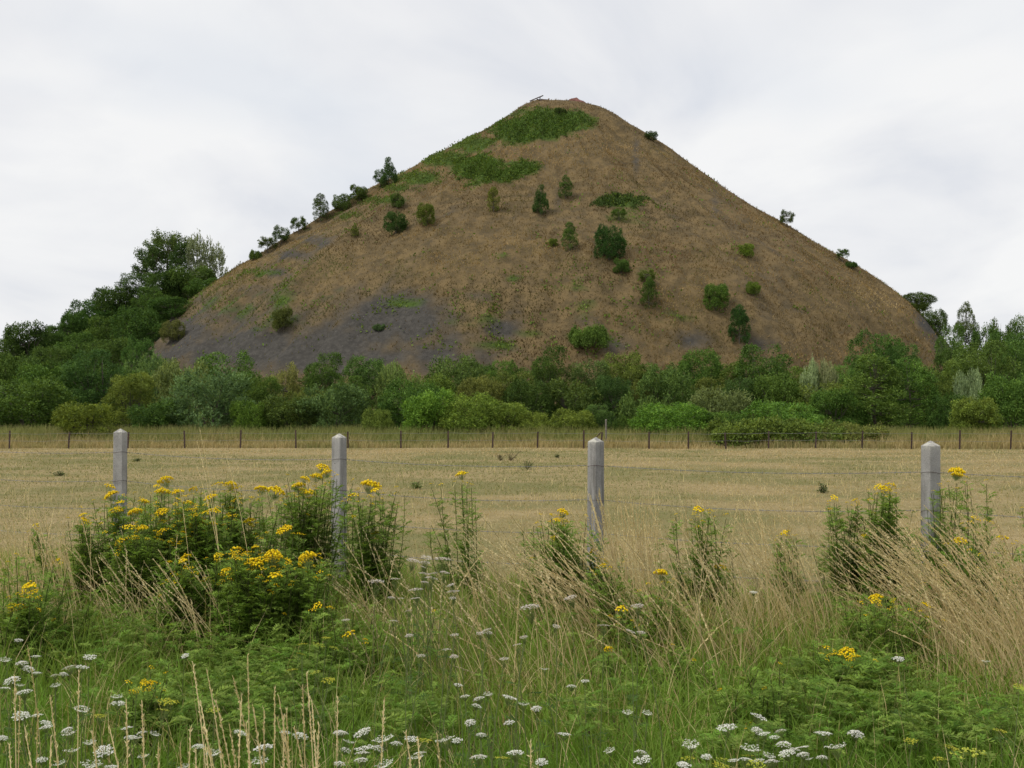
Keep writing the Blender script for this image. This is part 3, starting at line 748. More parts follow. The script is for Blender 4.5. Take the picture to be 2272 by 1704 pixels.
T('shrub', 1950, 722, 80, 94, 'round', (.040, .080, .024), 'dark bush on the right flank, right of the dark round tree')
T('shrub', 2030, 782, 110, 80, 'round', (.058, .105, .027), 'green bush at the right toe of the heap')
T('willow_shrub', 2092, 790, 62, 76, 'willow', (.125, .165, .105), 'silvery willow bush above the yellow-green tree')
T('tree', 2130, 735, 130, 80, 'round', (.052, .100, .028), 'tall green tree behind the yellow-green tree on its right', 'tree')
T('tree', 2205, 715, 120, 84, 'round', (.055, .105, .028), 'tall green tree at the right edge, second row', 'tree')
T('tree', 2280, 700, 120, 90, 'round', MDG, 'green tree cut by the right edge, behind the others', 'tree')
for k_, (dx, top, w_, Yd, lb) in enumerate([(250, 790, 120, 88, 'green filler bush in the back row above the leftmost concrete post'), (560, 790, 110, 90, 'back row bush left of the bush with creamy tops'), (655, 800, 90, 88, 'back row bush left of the dark domed bush'), (760, 805, 90, 78, 'mid row bush right of the dark domed bush'), (935, 795, 110, 86, 'back row bush below the bare grey shale'), (1030, 775, 100, 94, 'back row bush under the middle of the slope'), (1150, 775, 90, 92, 'back row bush left of the tall dark bush at the foot'), (1390, 778, 110, 90, 'back row bush right of centre under the slope'), (1470, 770, 90, 92, 'back row bush left of the bushy green tree'), (1570, 780, 100, 90, 'back row bush right of the bushy green tree'), (1705, 775, 110, 88, 'back row bush right of the cone-shaped tree'), (1800, 790, 110, 86, 'back row bush behind the silver poplar saplings'), (1990, 775, 110, 88, 'back row bush behind the rightmost tall tree'), (2090, 760, 110, 92, 'back row bush behind the silvery willow on the right')]):
    T('shrub', dx, top, w_, Yd, 'round', [MDG, (.060, .105, .026), (.046, .09, .024)][k_ % 3], lb)
# right shoulder
RG = 'trees on the right shoulder of the heap'
T('tree', 1982, 628, 70, 172, 'round', (.045, .085, .026), 'tree on the right skyline where the slope meets the wood', 'tree', RG)
T('tree', 2018, 662, 60, 165, 'round', (.045, .088, .026), 'round tree just below the skyline tree on the right', 'tree', RG)
T('tree', 2056, 700, 70, 135, 'round', (.050, .090, .026), 'dark green tree covering the right toe of the slope', 'tree', RG)
T('tree', 2086, 644, 60, 170, 'tall', (.050, .082, .036), 'slender birch rising above the right-hand wood', 'tree', RG)
T('tree', 2130, 688, 70, 168, 'loose', (.046, .088, .026), 'tree right of the slender birch on the skyline', 'tree', RG)
T('tree', 2162, 668, 60, 180, 'loose', (.048, .085, .028), 'open-crowned tree near the right edge on the skyline', 'tree', RG)
T('tree', 2215, 672, 80, 170, 'round', (.046, .088, .026), 'round tree at the right edge on the skyline', 'tree', RG)
T('tree', 2105, 722, 90, 120, 'round', (.052, .098, .028), 'bushy green tree below the slender birch', 'tree', RG)
T('tree', 2175, 706, 100, 125, 'round', (.050, .096, .028), 'bushy green tree below the open-crowned skyline tree', 'tree', RG)
T('tree', 2250, 700, 110, 140, 'round', (.050, .096, .028), 'bushy green tree cut by the right edge below the skyline', 'tree', RG)
# wooded left shoulder, from the crest down
LG = 'trees on the wooded left shoulder'
T('tree', 362, 490, 100, 214, 'loose', (.045, .080, .026), 'tall open-crowned tree at the top of the left wood', 'tree', LG)
T('tree', 330, 520, 80, 210, 'loose', (.042, .078, .025), 'open-crowned tree left of the tallest one in the left wood', 'tree', LG)
T('tree', 392, 520, 75, 208, 'tall', (.042, .078, .026), 'tree between the tallest tree and the silver willow in the left wood', 'tree', LG)
T('willow_tree', 446, 508, 88, 206, 'willow', (.095, .120, .080), 'silver-grey willow on the crest of the left wood', 'tree', LG)
T('tree', 410, 566, 120, 192, 'round', (.040, .085, .022), 'rounded dark tree below the silver-grey willow', 'tree', LG)
T('tree', 352, 572, 90, 190, 'round', (.036, .074, .022), 'dark tree under the tallest tree of the left wood', 'tree', LG)
T('tree', 445, 600, 80, 184, 'round', (.046, .092, .024), 'green tree where the left wood touches the slope', 'tree', LG)
T('tree', 300, 584, 90, 194, 'round', (.036, .075, .021), 'dark tree on the left wood skyline below the tall open crown', 'tree', LG)
T('tree', 250, 614, 90, 192, 'round', (.034, .072, .020), 'dark tree on the left wood skyline, third from the tallest', 'tree', LG)
T('tree', 200, 640, 95, 190, 'round', (.036, .076, .021), 'dark tree halfway down the left wood skyline', 'tree', LG)
T('tree', 140, 690, 90, 186, 'loose', (.040, .080, .023), 'small tree in the dip of the left wood skyline', 'tree', LG)
T('tree', 70, 682, 105, 178, 'round', (.036, .076, .021), 'domed tree low on the left wood skyline', 'tree', LG)
T('tree', 8, 728, 80, 176, 'round', (.036, .074, .021), 'dark tree where the left wood leaves the picture', 'tree', LG)
T('tree', -50, 735, 110, 170, 'round', MDG, 'green tree cut by the left edge at the end of the left wood', 'tree', LG)
T('tree', 300, 652, 115, 165, 'round', (.044, .088, .024), 'big rounded tree in the middle of the left wood', 'tree', LG)
T('tree', 375, 640, 100, 168, 'round', (.036, .078, .021), 'dark tree beside the slope in the middle of the left wood', 'tree', LG)
T('tree', 232, 672, 100, 170, 'round', (.040, .082, .022), 'tree left of the big rounded one in the left wood', 'tree', LG)
T('tree', 165, 716, 100, 160, 'round', (.038, .080, .021), 'tree in the lower middle of the left wood', 'tree', LG)
T('tree', 235, 724, 110, 148, 'round', (.040, .082, .023), 'tree at the foot of the big rounded one in the left wood', 'tree', LG)
T('tree', 300, 718, 75, 140, 'round', (.036, .076, .022), 'small dark tree at the lower right of the left wood', 'tree', LG)
T('tree', 100, 735, 110, 150, 'round', (.038, .080, .022), 'tree at the lower left of the left wood', 'tree', LG)
T('tree', 40, 762, 110, 140, 'round', (.036, .076, .021), 'lowest tree of the left wood near the left edge', 'tree', LG)
T('tree', 330, 610, 90, 180, 'round', (.038, .078, .021), 'dark tree below the skyline above the big rounded one', 'tree', LG)
T('tree', 165, 665, 70, 186, 'round', (.038, .078, .021), 'small dark tree filling the left wood skyline left of halfway', 'tree', LG)
T('tree', 110, 706, 80, 180, 'round', (.037, .077, .021), 'small tree beside the domed tree on the left wood skyline', 'tree', LG)

# shrubs standing on the heap itself (x, foot row, height, width)
HG = 'shrubs growing on the heap'
def on_hill(dx, foot, h, w_, kind, colr, label, cat='shrub', name='shrub', off=0):
    p = ray_hit(dx * K, foot * K, 30)
    if p is None: return
    s_ = K / F * p[1]
    plant_tree(name, (p[0], p[1], p[2] - .05), w_ * s_, h * s_ * 1.06, kind, colr, label, cat, HG)
H = on_hill
H(858, 451, 34, 30, 'round', DKG, 'small dark shrub high on the left face, above the larger dark one')
H(855, 504, 44, 50, 'round', (.030, .066, .020), 'dark squat shrub on the left face of the heap')
H(920, 488, 48, 44, 'round', (.072, .118, .028), 'light green round shrub right of the dark squat one')
H(1066, 458, 52, 34, 'tall', (.075, .110, .026), 'yellowish upright shrub below the bramble mats')
H(1168, 466, 64, 42, 'cone', (.034, .074, .023), 'upright dark shrub on the upper face, left of its neighbour')
H(1222, 430, 50, 36, 'tall', (.036, .076, .022), 'upright dark shrub nearest below the summit')
H(1231, 542, 60, 40, 'tall', (.040, .090, .022), 'upright green shrub on the middle face')
H(1316, 562, 74, 66, 'round', (.030, .074, .022), 'largest dark green shrub on the middle face of the heap')
H(1342, 592, 34, 36, 'round', (.036, .080, .022), 'small shrub at the right foot of the largest dark one')
H(1402, 668, 66, 48, 'tall', (.046, .092, .024), 'green shrub lower right of the largest dark one')
H(1398, 612, 30, 36, 'loose', (.060, .095, .026), 'thin shrub above the green shrub on the lower face')
H(1612, 556, 28, 36, 'round', (.090, .135, .024), 'small bright green shrub high on the right face')
H(1546, 672, 58, 60, 'round', (.046, .096, .022), 'bushy green shrub on the right face')
H(1627, 636, 28, 34, 'round', (.070, .125, .024), 'small bright green shrub right of the bushy one')
H(1597, 742, 84, 66, 'cone', (.028, .072, .022), 'dense cone-shaped dark tree low on the right face', 'tree', 'tree')
H(610, 716, 52, 48, 'round', (.060, .085, .028), 'dull green shrub on the grey shale, lower left')
H(372, 742, 46, 48, 'round', (.065, .090, .034), 'grey-green shrub on the shale beside the left wood')
H(766, 512, 26, 20, 'tall', (.080, .110, .026), 'tiny yellowish shrub on the left face')
H(1196, 534, 18, 18, 'round', (.080, .120, .024), 'tiny light shrub left of the upright green one')
H(1337, 478, 26, 34, 'loose', (.050, .095, .024), 'thin shrub under the flat bramble mat on the right')
H(1272, 750, 50, 84, 'mound', (.056, .098, .026), 'fresh green elder bush climbing the foot of the heap', 'shrub')
H(1210, 246, 14, 26, 'mound', (.035, .065, .022), 'low dark bush at the top of the largest bramble mat')
H(1406, 303, 20, 26, 'round', (.030, .058, .020), 'small dark bush on the upper right skyline of the heap')
H(1700, 492, 38, 30, 'loose', (.040, .070, .024), 'lone little tree on the right skyline of the heap', 'tree', 'tree')
H(1820, 566, 28, 30, 'loose', (.045, .080, .026), 'small bush lower on the right skyline', 'shrub')
H(1838, 578, 14, 26, 'mound', (.045, .085, .025), 'creeping green bush below the small one on the right skyline')
H(840, 402, 60, 44, 'cone', (.034, .066, .024), 'pointed dark tree highest on the left skyline of the heap', 'tree', 'tree')
H(822, 408, 38, 30, 'loose', (.034, .066, .024), 'short bush leaning left of the pointed dark tree', 'shrub')
H(775, 436, 36, 42, 'round', (.046, .086, .024), 'round bush on the left skyline, second from the top')
H(738, 458, 36, 40, 'round', (.040, .078, .024), 'round bush on the left skyline, third from the top')
H(692, 480, 58, 46, 'tall', (.042, .074, .032), 'egg-shaped grey-green tree on the left skyline', 'tree', 'tree')
H(645, 508, 38, 36, 'loose', (.046, .084, .026), 'open little tree on the left skyline below the egg-shaped one', 'tree', 'tree')
H(608, 530, 42, 40, 'loose', (.046, .084, .026), 'thin bush on the left skyline, left of the open little tree')
H(578, 546, 34, 40, 'loose', (.046, .084, .026), 'thin low bush on the left skyline near the left wood')
H(552, 560, 20, 30, 'mound', (.048, .088, .026), 'lowest creeping bush on the left skyline')
H(820, 715, 16, 28, 'mound', (.050, .090, .045), 'small leafy weed clump on the grey shale, left of centre')
H(1980, 672, 20, 40, 'mound', (.075, .120, .03), 'green creeper on the right edge of the slope')

# ---------------------------------------------------------------- far fence
def far_pos(dx, row):                     # foot of a far post
    p = ray_hit(dx * K, row * K, 4, lambda a, b: ground_z(a, b), np.linspace(40, 75, 700))
    return p
fp = [(-100, 966), (20, 966), (148, 966), (276, 966), (399, 965), (519, 964), (639, 963), (752, 963), (866, 963), (968, 963), (1064, 963), (1161, 964), (1261, 966), (1298, 967), (1402, 970),
      (1487, 972), (1568, 973), (1660, 974), (1762, 975), (1862, 976), (1969, 976), (2073, 977), (2183, 977), (2290, 978)]
ff = link('field_fence', None, loc=far_pos(1161, 964))
tag(ff, 'far fence of thin rusty steel posts along the foot of the shrub belt', 'fence')
f0 = np.array(ff.location)
mb = MB()
mb.box((-.045, -.008, -.3), (.045, .008, .95)); mb.box((-.010, .008, -.3), (.010, .06, .95))
pm = mb.mesh('steel_post', [M_RUST])
heads = []
for k_, (dx, row) in enumerate(fp):
    p = np.array([(dx * K - CX) / F * 59.5, 59.5, 0.]); 
    p[1] = np.interp(dx, [0, 900, 2200], [60.2, 61.0, 57.6]); p[0] = (dx * K - CX) / F * p[1]
    p[2] = float(ground_z(p[0], p[1]))
    o = link('post', pm, ff); o.location = p - f0
    o.rotation_euler = (random.gauss(0, .03), random.gauss(0, .035), random.gauss(0, .2))
    o.scale = (1, 1, random.uniform(.93, 1.08))
    heads.append(p)
for hgt in (.85, .45):
    pts = []
    for a, b in zip(heads[:-1], heads[1:]):
        for t in (0, .5): pts.append(a * (1 - t) + b * t + [0, 0, hgt - .04 * (t > 0)])
    pts.append(heads[-1] + [0, 0, hgt])
    mb = MB(); mb.tube(np.array(pts) - f0, .006, 4); link('wire', mb.mesh('far_wire', [M_WIRE]), ff)
a = heads[13] + [0, 0, .9]; b = heads[13] + [-.75, 0, .1]
mb = MB(); mb.tube([a - f0, (a + b) / 2 - f0, b - f0], .03, 5); link('brace', mb.mesh('brace', [M_RUST]), ff)
p = at(1309 * K, 0, 61.5); p[2] = float(ground_z(p[0], p[1]))
mb = MB(); mb.tube([(0, 0, -.3), (.005, 0, .6), (.0, .01, 1.52), (.01, .01, 1.6)], [.06, .058, .052, .035], 9)
o = link('wooden_stake', mb.mesh('wooden_stake', [M_WOOD], True), loc=p)
tag(o, 'tall grey wooden stake at the far fence, just above the third concrete post', 'post')

# ---------------------------------------------------------------- near fence of concrete posts
PX = [(265, 951, .36), (752, 962, .45), (1321, 970, .52), (2065, 978, .54)]
posts = []
for t in range(-1, 5):
    Zp = 10.8 * (1 - .085 * t) if t < 1 else 10.8 * (1 - .085 * t)
    xx = (-871 + 519.6 * t) / (1 - .085 * t) / F * Zp
    if 0 <= t <= 3: xx = (PX[t][0] - CX) / F * Zp
    posts.append((xx, Zp))
nf = link('wire_fence', None, loc=(posts[1][0], posts[1][1], float(ground_z(*posts[1]))))
tag(nf, 'near fence of pale square concrete posts strung with barbed wire', 'fence')
n0 = np.array(nf.location)
def post_mesh():
    w_, c_ = .051, .010
    def ring(s_, z_, ch):
        q_ = s_
        return [(q_, -q_ + ch, z_), (q_, q_ - ch, z_), (q_ - ch, q_, z_), (-q_ + ch, q_, z_), (-q_, q_ - ch, z_), (-q_, -q_ + ch, z_), (-q_ + ch, -q_, z_), (q_ - ch, -q_, z_)]
    zs = [(-.5, .053, .005), (.4, .0525, .005), (.9, .051, .005), (1.312, .050, .005), (1.318, .0485, .005), (1.346, .014, .002), (1.354, .003, .0006)]
    V = sum([ring(s_, z_, ch) for z_, s_, ch in zs], [])
    i, j = np.meshgrid(np.arange(len(zs) - 1), np.arange(8), indexing='ij')
    q = np.stack([i * 8 + j, i * 8 + (j + 1) % 8, (i + 1) * 8 + (j + 1) % 8, (i + 1) * 8 + j], -1).reshape(-1, 4)
    return mk_mesh('concrete_post', V, [q, np.arange(8)[None, ::-1], (np.arange(8) + (len(zs) - 1) * 8)[None]], mats=[M_CONC])
pm = post_mesh()
tops, post_objs = [], []
for k_, (xx, Zp) in enumerate(posts):
    zb = float(ground_z(xx, Zp))
    o = link('post', pm, nf)
    fr = PX[min(max(k_ - 1, 0), 3)][2]
    phi = math.atan2(fr, 1 - fr)                       # share of the left face in view
    view = math.atan2(xx, Zp)
    o.rotation_euler = ((0, .006, -.004, .008, -.005, 0)[k_], (0, .004, .008, -.003, .004, 0)[k_], -view + (math.pi / 2 - phi) - math.pi / 2 * 0)
    want = (EYE - (PX[k_ - 1][1] - HY) / F * Zp) if 1 <= k_ <= 4 else 1.36
    o.location = np.array([xx, Zp, zb + (want - 1.354 - zb) * 1.0]) - n0
    tops.append(np.array([xx, Zp, want])); post_objs.append(o)
for k_, drop in enumerate((.235, .52, .80, 1.06)):
    mb = MB()
    pts = []
    for a, b in zip(tops[:-1], tops[1:]):
        for t in np.linspace(0, 1, 12, endpoint=False):
            pts.append(a * (1 - t) + b * t + [0, .055, -drop - .035 * 4 * t * (1 - t) * (1 + .3 * (k_ % 2))])
    pts = np.array(pts) - n0
    s_ = np.linspace(0, 1, 700)
    idx = np.linspace(0, len(pts) - 1, 700)
    c = np.stack([np.interp(idx, np.arange(len(pts)), pts[:, d_]) for d_ in range(3)], 1)
    for ph in (0, math.pi):
        tw = np.stack([0 * s_, np.cos(np.arange(700) * 1.1 + ph), np.sin(np.arange(700) * 1.1 + ph)], 1) * .0016
        mb.tube(c + tw, .0014, 3)
    o = link('wire', mb.mesh('wire_strand', [M_WIRE]), nf)
    bb = MB()
    for q_ in range(4, 696, 6):
        d_ = norm(np.random.default_rng(q_ + k_).normal(0, 1, (2, 3)) * [.35, 1, 1])
        for dd in d_: bb.tube([c[q_] - dd * .014, c[q_], c[q_] + dd * .014], [.0006, .0016, .0006], 3)
    tag(link('barbs', bb.mesh('wire_barbs', [M_WIRE]), o), kind='stuff')
# wire ties round the posts
for po in post_objs[1:5]:
    for drop in (.235, .52):
        mb = MB(); a_ = np.linspace(0, 2 * np.pi, 17); c_ = np.array([0, 0, 1.354 - drop])
        mb.tube(np.stack([np.cos(a_) * .068, np.sin(a_) * .068, .006 * np.sin(a_ * 2)], 1) + c_, .0018, 4)
        link('wire_tie', mb.mesh('wire_tie', [M_RUST]), po)

# ---------------------------------------------------------------- grass: field, far strip, verge (nobody could count it)
G_GRN = np.array([.082, .150, .024]); G_MID = np.array([.120, .150, .040]); G_OLV = np.array([.150, .145, .050]); STR = np.array([.70, .59, .325]); STB = np.array([.56, .44, .22]); PAL = np.array([.82, .73, .46])
def mixk(a, b, k): return a * (1 - k) + b * k
def fence_y(x): return 10.8 - .393 * (x + 3.92)
def field_grass():
    r_ = np.random.default_rng(3); n = 150000
    y = 8.2 * (63 / 8.2) ** r_.random(n); x = r_.uniform(-1, 1, n) * (.50 * y + 1.5)
    k = y > fence_y(x) - .2
    k &= y < 60.5
    x, y = x[k], y[k]; n = len(x)
    g = sstep(.44, .56, (.55 * fbm(x * .22 + 5, y * .22, 50, 4) + .45 * fbm(x * .16 + 2, y * .055, 53, 3)) + .12 * (fbm(x * 1.5, y * 1.5, 51, 3) - .5) + .07 * sstep(35, 20, y) - .10 * sstep(42, 52, y))[:, None]
    k1 = np.clip(g + r_.normal(0, .28, (n, 1)), 0, 1)
    c = mixk(np.array([.47, .375, .22]), np.array([.200, .215, .088]), k1) * r_.uniform(.72, 1.25, (n, 1))
    sz = np.clip(y / 22, .55, 2.4)
    mb = MB()
    mb.blades(np.stack([x, y, ground_z(x, y) - .01], 1), r_.uniform(.03, .085, n) * (.75 + .35 * sz), np.stack([r_.normal(.1, .9, n), r_.normal(0, .8, n), 0 * x], 1), r_.uniform(-1.2, 1.2, n), r_.uniform(.008, .018, n) * sz * 1.2, 1, c, c * 1.1)
    # some taller dead bents
    m_ = 2600
    y = 9.5 * (60 / 9.5) ** r_.random(m_); x = r_.uniform(-1, 1, m_) * (.50 * y + 1.5); kk = y > fence_y(x) + .2; x, y = x[kk], y[kk]; m_ = len(x)
    mb.blades(np.stack([x, y, ground_z(x, y)], 1), r_.uniform(.10, .22, m_), np.stack([r_.normal(0, .4, m_), r_.normal(0, .3, m_), 0 * x], 1), r_.uniform(-.6, .6, m_), .007 * np.clip(y / 18, .6, 2.2), 2, np.tile(STR, (m_, 1)) * r_.uniform(.6, 1.1, (m_, 1)))
    tag(link('field_grass', mb.mesh('field_grass', [M_GRASS])), 'short dry grazed grass covering the field between the two fences', 'grass', kind='stuff')
field_grass()
def strip_grass():
    r_ = np.random.default_rng(4); n = 60000
    x = r_.uniform(-36, 36, n); y0 = np.interp(x, [-30, 0, 28], [60.5, 61.2, 58.0])
    y = y0 + r_.random(n) ** 1.2 * 7
    d = (y - y0) / 7
    h = (.42 + .75 * sstep(0, .4, d) + .75 * (fbm(x * .4, y * .4, 61, 3) - .45)) * r_.uniform(.6, 1.15, n)
    gr = np.clip(sstep(.08, .40, d)[:, None] * .95 + (fbm(x * .3 + 4, y * .5, 62, 3)[:, None] - .5) * 1.4 + r_.normal(0, .2, (n, 1)) + .10, 0, 1)
    c = mixk(np.array([.46, .38, .20]), np.array([.180, .240, .064]), gr) * r_.uniform(.7, 1.25, (n, 1))
    mb = MB()
    mb.blades(np.stack([x, y, ground_z(x, y) - .02], 1), np.clip(h, .12, 1.35), np.stack([r_.normal(.05, .25, n), r_.normal(0, .25, n), 0 * x], 1), r_.uniform(-.7, .7, n), r_.uniform(.02, .05, n), 2, c, mixk(c, np.array([.36, .29, .14]), .35))
    tag(link('tall_grass', mb.mesh('tall_grass', [M_GRASS])), 'strip of tall uncut grass along the far fence', 'grass', kind='stuff')
strip_grass()

def straw_weight(px, py):
    """how much of the verge is dry straw, by place: more on the right and at the left edge"""
    B = [(2150, 1420, 300, 170, 1.2), (1900, 1400, 220, 120, .7), (1600, 1400, 260, 110, .8), (1380, 1430, 180, 100, .7), (1150, 1350, 220, 80, .4), (60, 1280, 130, 140, .8), (1000, 1440, 200, 60, .35), (1300, 1260, 900, 50, .5), (400, 1480, 120, 60, .5), (2200, 1500, 160, 80, 1.0)]
    m_ = np.zeros(np.shape(px))
    for a, b, rx, ry, s_ in B: m_ = np.maximum(m_, s_ * np.exp(-(((px - a) / rx) ** 2 + ((py - b) / ry) ** 2)))
    return m_
def verge_grass():
    r_ = np.random.default_rng(6); n = 88000
    y = 2.6 * (11.8 / 2.6) ** (r_.random(n) ** .85); x = r_.uniform(-1, 1, n) * (.475 * y + 1.2)
    k = y < fence_y(x) + .9 + .5 * (fbm(x, y, 71, 2) - .5)
    x, y = x[k], y[k]; n = len(x)
    px = CX + x / y * F; py = HY + EYE / y * F
    s_ = np.clip(straw_weight(px, py) + (fbm(x * 1.2, y * 1.2, 72, 3) - .5) * .9, 0, 1)
    dry = r_.random(n) < s_ * .48 + .04
    near = sstep(6.8, 5.2, y)
    h = np.where(dry, r_.uniform(.25, .60, n), r_.uniform(.14, .42, n)) * (1 - .30 * near) * (.7 + .6 * fbm(x * 1.6, y * 1.6, 73, 2))
    h *= np.clip(1.1 - .75 * sstep(-1.6, .3, y - fence_y(x)), .3, 1.1)
    cg = mixk(np.array([.135, .285, .028]), np.array([.240, .335, .062]), np.clip(fbm(x * .9, y * .9, 74, 3)[:, None] * 1.6 - .45 + r_.normal(0, .2, (n, 1)) + .35 * (1 - near[:, None]), 0, 1))
    cd = mixk(STB, STR, r_.random((n, 1)))
    c = np.where(dry[:, None], cd, cg) * r_.uniform(.7, 1.25, (n, 1))
    ln = np.stack([r_.normal(-.06, .45, n), r_.normal(0, .4, n), 0 * x], 1)
    mb = MB()
    mb.blades(np.stack([x, y, ground_z(x, y) - .01], 1), h, ln, r_.uniform(-1, 1, n), np.where(dry, .0035, .0065) * r_.uniform(.7, 1.4, n), 3, c, mixk(c, np.array([.20, .21, .07]), .25))
    tag(link('verge_grass', mb.mesh('verge_grass', [M_GRASS])), 'green and withered grass growing thickly over the roadside verge', 'grass', kind='stuff')
verge_grass()

# ---------------------------------------------------------------- verge plants
def pinnate(mb, base, d, L, col, r_, pairs=8, w=.30):
    """fern-like tansy or carrot leaf made of narrow leaflets along a drooping rib"""
    d = norm(np.array(d)); side = norm(np.cross(d, [0, 0, 1.]) + 1e-6)
    t = np.linspace(.12, 1, pairs)
    rib = np.array(base) + d * (L * t)[:, None] + np.array([0, 0, -1]) * (L * .35 * t ** 2)[:, None]
    for s_ in (-1, 1):
        D = norm(side * s_ + d * .75 + r_.normal(0, .18, (pairs, 3)))
        ln = L * w * np.sin(np.clip(t, .1, .97) * np.pi) ** .6 + L * .05
        mb.leaves(rib, D, np.array([0, 0, 1.]) + r_.normal(0, .3, (pairs, 3)), ln, ln * .30, np.tile(col, (pairs, 1)) * r_.uniform(.75, 1.25, (pairs, 1)))
    P = np.array([base, rib[-1]])
    mb.leaves(P[:1], (P[1:] - P[:1]), np.array([[0, 0, 1.]]), [L * 1.02], [L * .06], np.tile(col, (1, 1)))
def corymb(seed, nb=20, bs=1.0):
    r_ = np.random.default_rng(seed); mb = MB()
    a = np.arange(nb) * 2.39996; rr = np.sqrt((np.arange(nb) + .5) / nb) * .46
    cen = np.stack([rr * np.cos(a), rr * np.sin(a), .19 * (1 - (rr / .46) ** 2) + r_.normal(0, .045, nb)], 1) + r_.normal(0, .03, (nb, 3)) * [1, 1, .3]
    for c_ in cen:
        s_ = r_.uniform(.072, .105) * bs; k = 7; t_ = np.arange(k) * 2 * np.pi / k
        tilt = np.array([c_[0], c_[1], 0]) * .25
        ring = np.stack([np.cos(t_) * s_, np.sin(t_) * s_, -np.cos(t_) * tilt[0] * s_ * 4 - np.sin(t_) * tilt[1] * s_ * 4], 1)
        V = np.vstack([ring * [1, 1, 1] + [0, 0, .02], ring * [.62, .62, 1] - [0, 0, .055], [[0, 0, .055]]]) + c_
        q = np.stack([np.arange(k) + k, (np.arange(k) + 1) % k + k, (np.arange(k) + 1) % k, np.arange(k)], 1)
        tr = np.stack([np.arange(k), (np.arange(k) + 1) % k, np.full(k, 2 * k)], 1)
        y_ = np.array([.86, .655, .012]) * r_.uniform(.75, 1.1) * [1, r_.uniform(.9, 1.08), 1]
        mb.add(V, [q, tr], np.vstack([np.tile(y_, (k, 1)), np.tile(y_ * [.8, .75, 1], (k, 1)), [y_ * [.95, .85, 1]]]))
        st = np.array([0, 0, -.5]) + c_ * [.1, .1, 0]
        mb.leaves([st], [c_ - [0, 0, .04] - st], r_.normal(0, 1, (1, 3)), [np.linalg.norm(c_ - st)], [.016], np.array([[.14, .19, .06]]))
    return mb.mesh('corymb', [M_PETAL])
CORY = [corymb(s_, n_) for s_, n_ in ((1, 22), (2, 17), (3, 26), (4, 13))]
CORY_L = [corymb(s_, n_, .62) for s_, n_ in ((11, 52), (12, 44), (13, 60))]
CORY_S = [corymb(s_, n_) for s_, n_ in ((5, 6), (6, 8))]

A = lambda L, ox, oy: [(ox + .3436 * u_, oy + .3436 * v2, .3436 * w_) for u_, v2, w_ in L]
heads5 = A([(710,525,80),(715,580,110),(800,580,40),(690,650,30),(745,680,110),(780,625,60),(730,715,80),(1065,485,120),(1055,560,120),(1150,560,90),(1150,610,60),(1010,520,50),(1045,690,100),(1130,710,90),(1140,685,60),(1060,750,60),(1155,750,50),(1050,810,70),(1030,835,50),
 (930,620,80),(870,690,110),(835,785,80),(920,795,90),(780,875,90),(760,905,50),(895,845,50),(945,870,25),(1250,540,70),(1300,530,25),(1420,505,70),(1490,510,90),(1510,540,70),(1360,595,100),(1215,630,80),(1270,650,50),(1330,640,50),(1385,680,90),(1490,670,90),(1550,570,35),(1555,600,35),(1555,630,35),(1470,720,70),(1440,640,30),(1255,720,80),(1310,740,60),(1270,770,110),(1215,800,80),(1180,820,60),(1195,845,60),(1330,690,60),(1370,765,70),(1445,770,35),(1380,810,40),
 (1690,540,110),(1785,555,130),(1925,520,110),(1915,590,40),(1990,570,120),(1950,550,80),(2085,400,100),(2105,435,90),(2045,460,90),(1970,475,80),(2050,625,40),(2085,660,40),(1985,705,40),(1610,745,90),(1620,770,50),(1840,805,120),
 (1095,880,35),(1155,895,35),(1200,975,80),(1180,1000,60),(1120,1080,50),(1110,1110,40),(1140,1140,60),(1135,1165,40),(1410,965,70),(1520,930,90),(1525,950,60),(1590,950,50),(1650,915,60),(1760,965,130),(1770,990,140),(1680,990,80),(1640,1015,140),(1600,1020,60),(1540,1035,40),(1480,1075,110),(1450,1090,60),(1480,1105,40),(1255,1080,60),(1330,985,20),(1630,1115,50),(1780,1100,100),(1810,1080,40),(1985,980,140),(1960,1005,100),(2060,960,50),(2025,1040,40),(2065,1075,50),(1885,1135,35),(1890,1180,40),(1740,1195,25),(1860,1000,60),(1700,1055,50),(1755,1040,40),
 (1035,1225,40),(1360,1290,80),(1340,1305,50),(1635,1400,50),(1840,1375,70),(1835,1345,40),(2055,1290,70),(535,705,60),(540,735,50),(620,738,25),(230,770,50),(380,998,50),(50,1010,30),(105,960,25),(190,1165,100),(160,1190,60),(220,1200,70),(150,1225,60),(75,1290,70),(80,1320,60),(65,1360,30),(130,1290,60),(155,1330,30),(235,1290,30),(235,1345,35),(110,1375,30),(345,1385,45)], 0, 900)
heads8 = A([(975,515,45),(955,620,100),(930,600,60),(950,655,50),(1070,550,25)], 0, 1304)
heads6 = A([(180,515,150),(215,545,80),(70,580,75),(100,620,40),(255,600,30),(210,825,60),(765,445,95),(1425,690,90),(1385,740,60),(1415,710,50),(1365,855,55),(1425,885,70),(1615,818,30),(1620,940,70),(1690,1000,70),(1685,1030,60),(2055,1085,110),(1800,1315,90),(45,1480,100),(1715,1570,70),(2130,1545,40),(770,907,30),(595,1325,25),(1220,985,40)], 760, 900)
heads7 = A([(110,670,80),(90,695,50),(180,675,45),(105,720,35),(190,770,40),(215,720,25),(670,820,70),(620,843,25),(250,1045,90),(310,880,30),(985,592,60),(1120,610,50),(960,670,40),(1270,520,60),(1350,515,80),(1310,540,90),(1185,840,50),(1775,430,120),(1780,450,90),(1830,490,30),(1900,730,70),(1800,875,100),(2075,860,90),(2200,660,30),(1560,1150,40),(1255,1240,100),(1250,1260,80),(1580,1290,70),(1695,1390,40),(1530,1475,50),(935,1565,60),(1070,1595,120),(1120,1620,80),(940,1645,35),(80,1645,40),(1105,900,30)], 1512, 900)
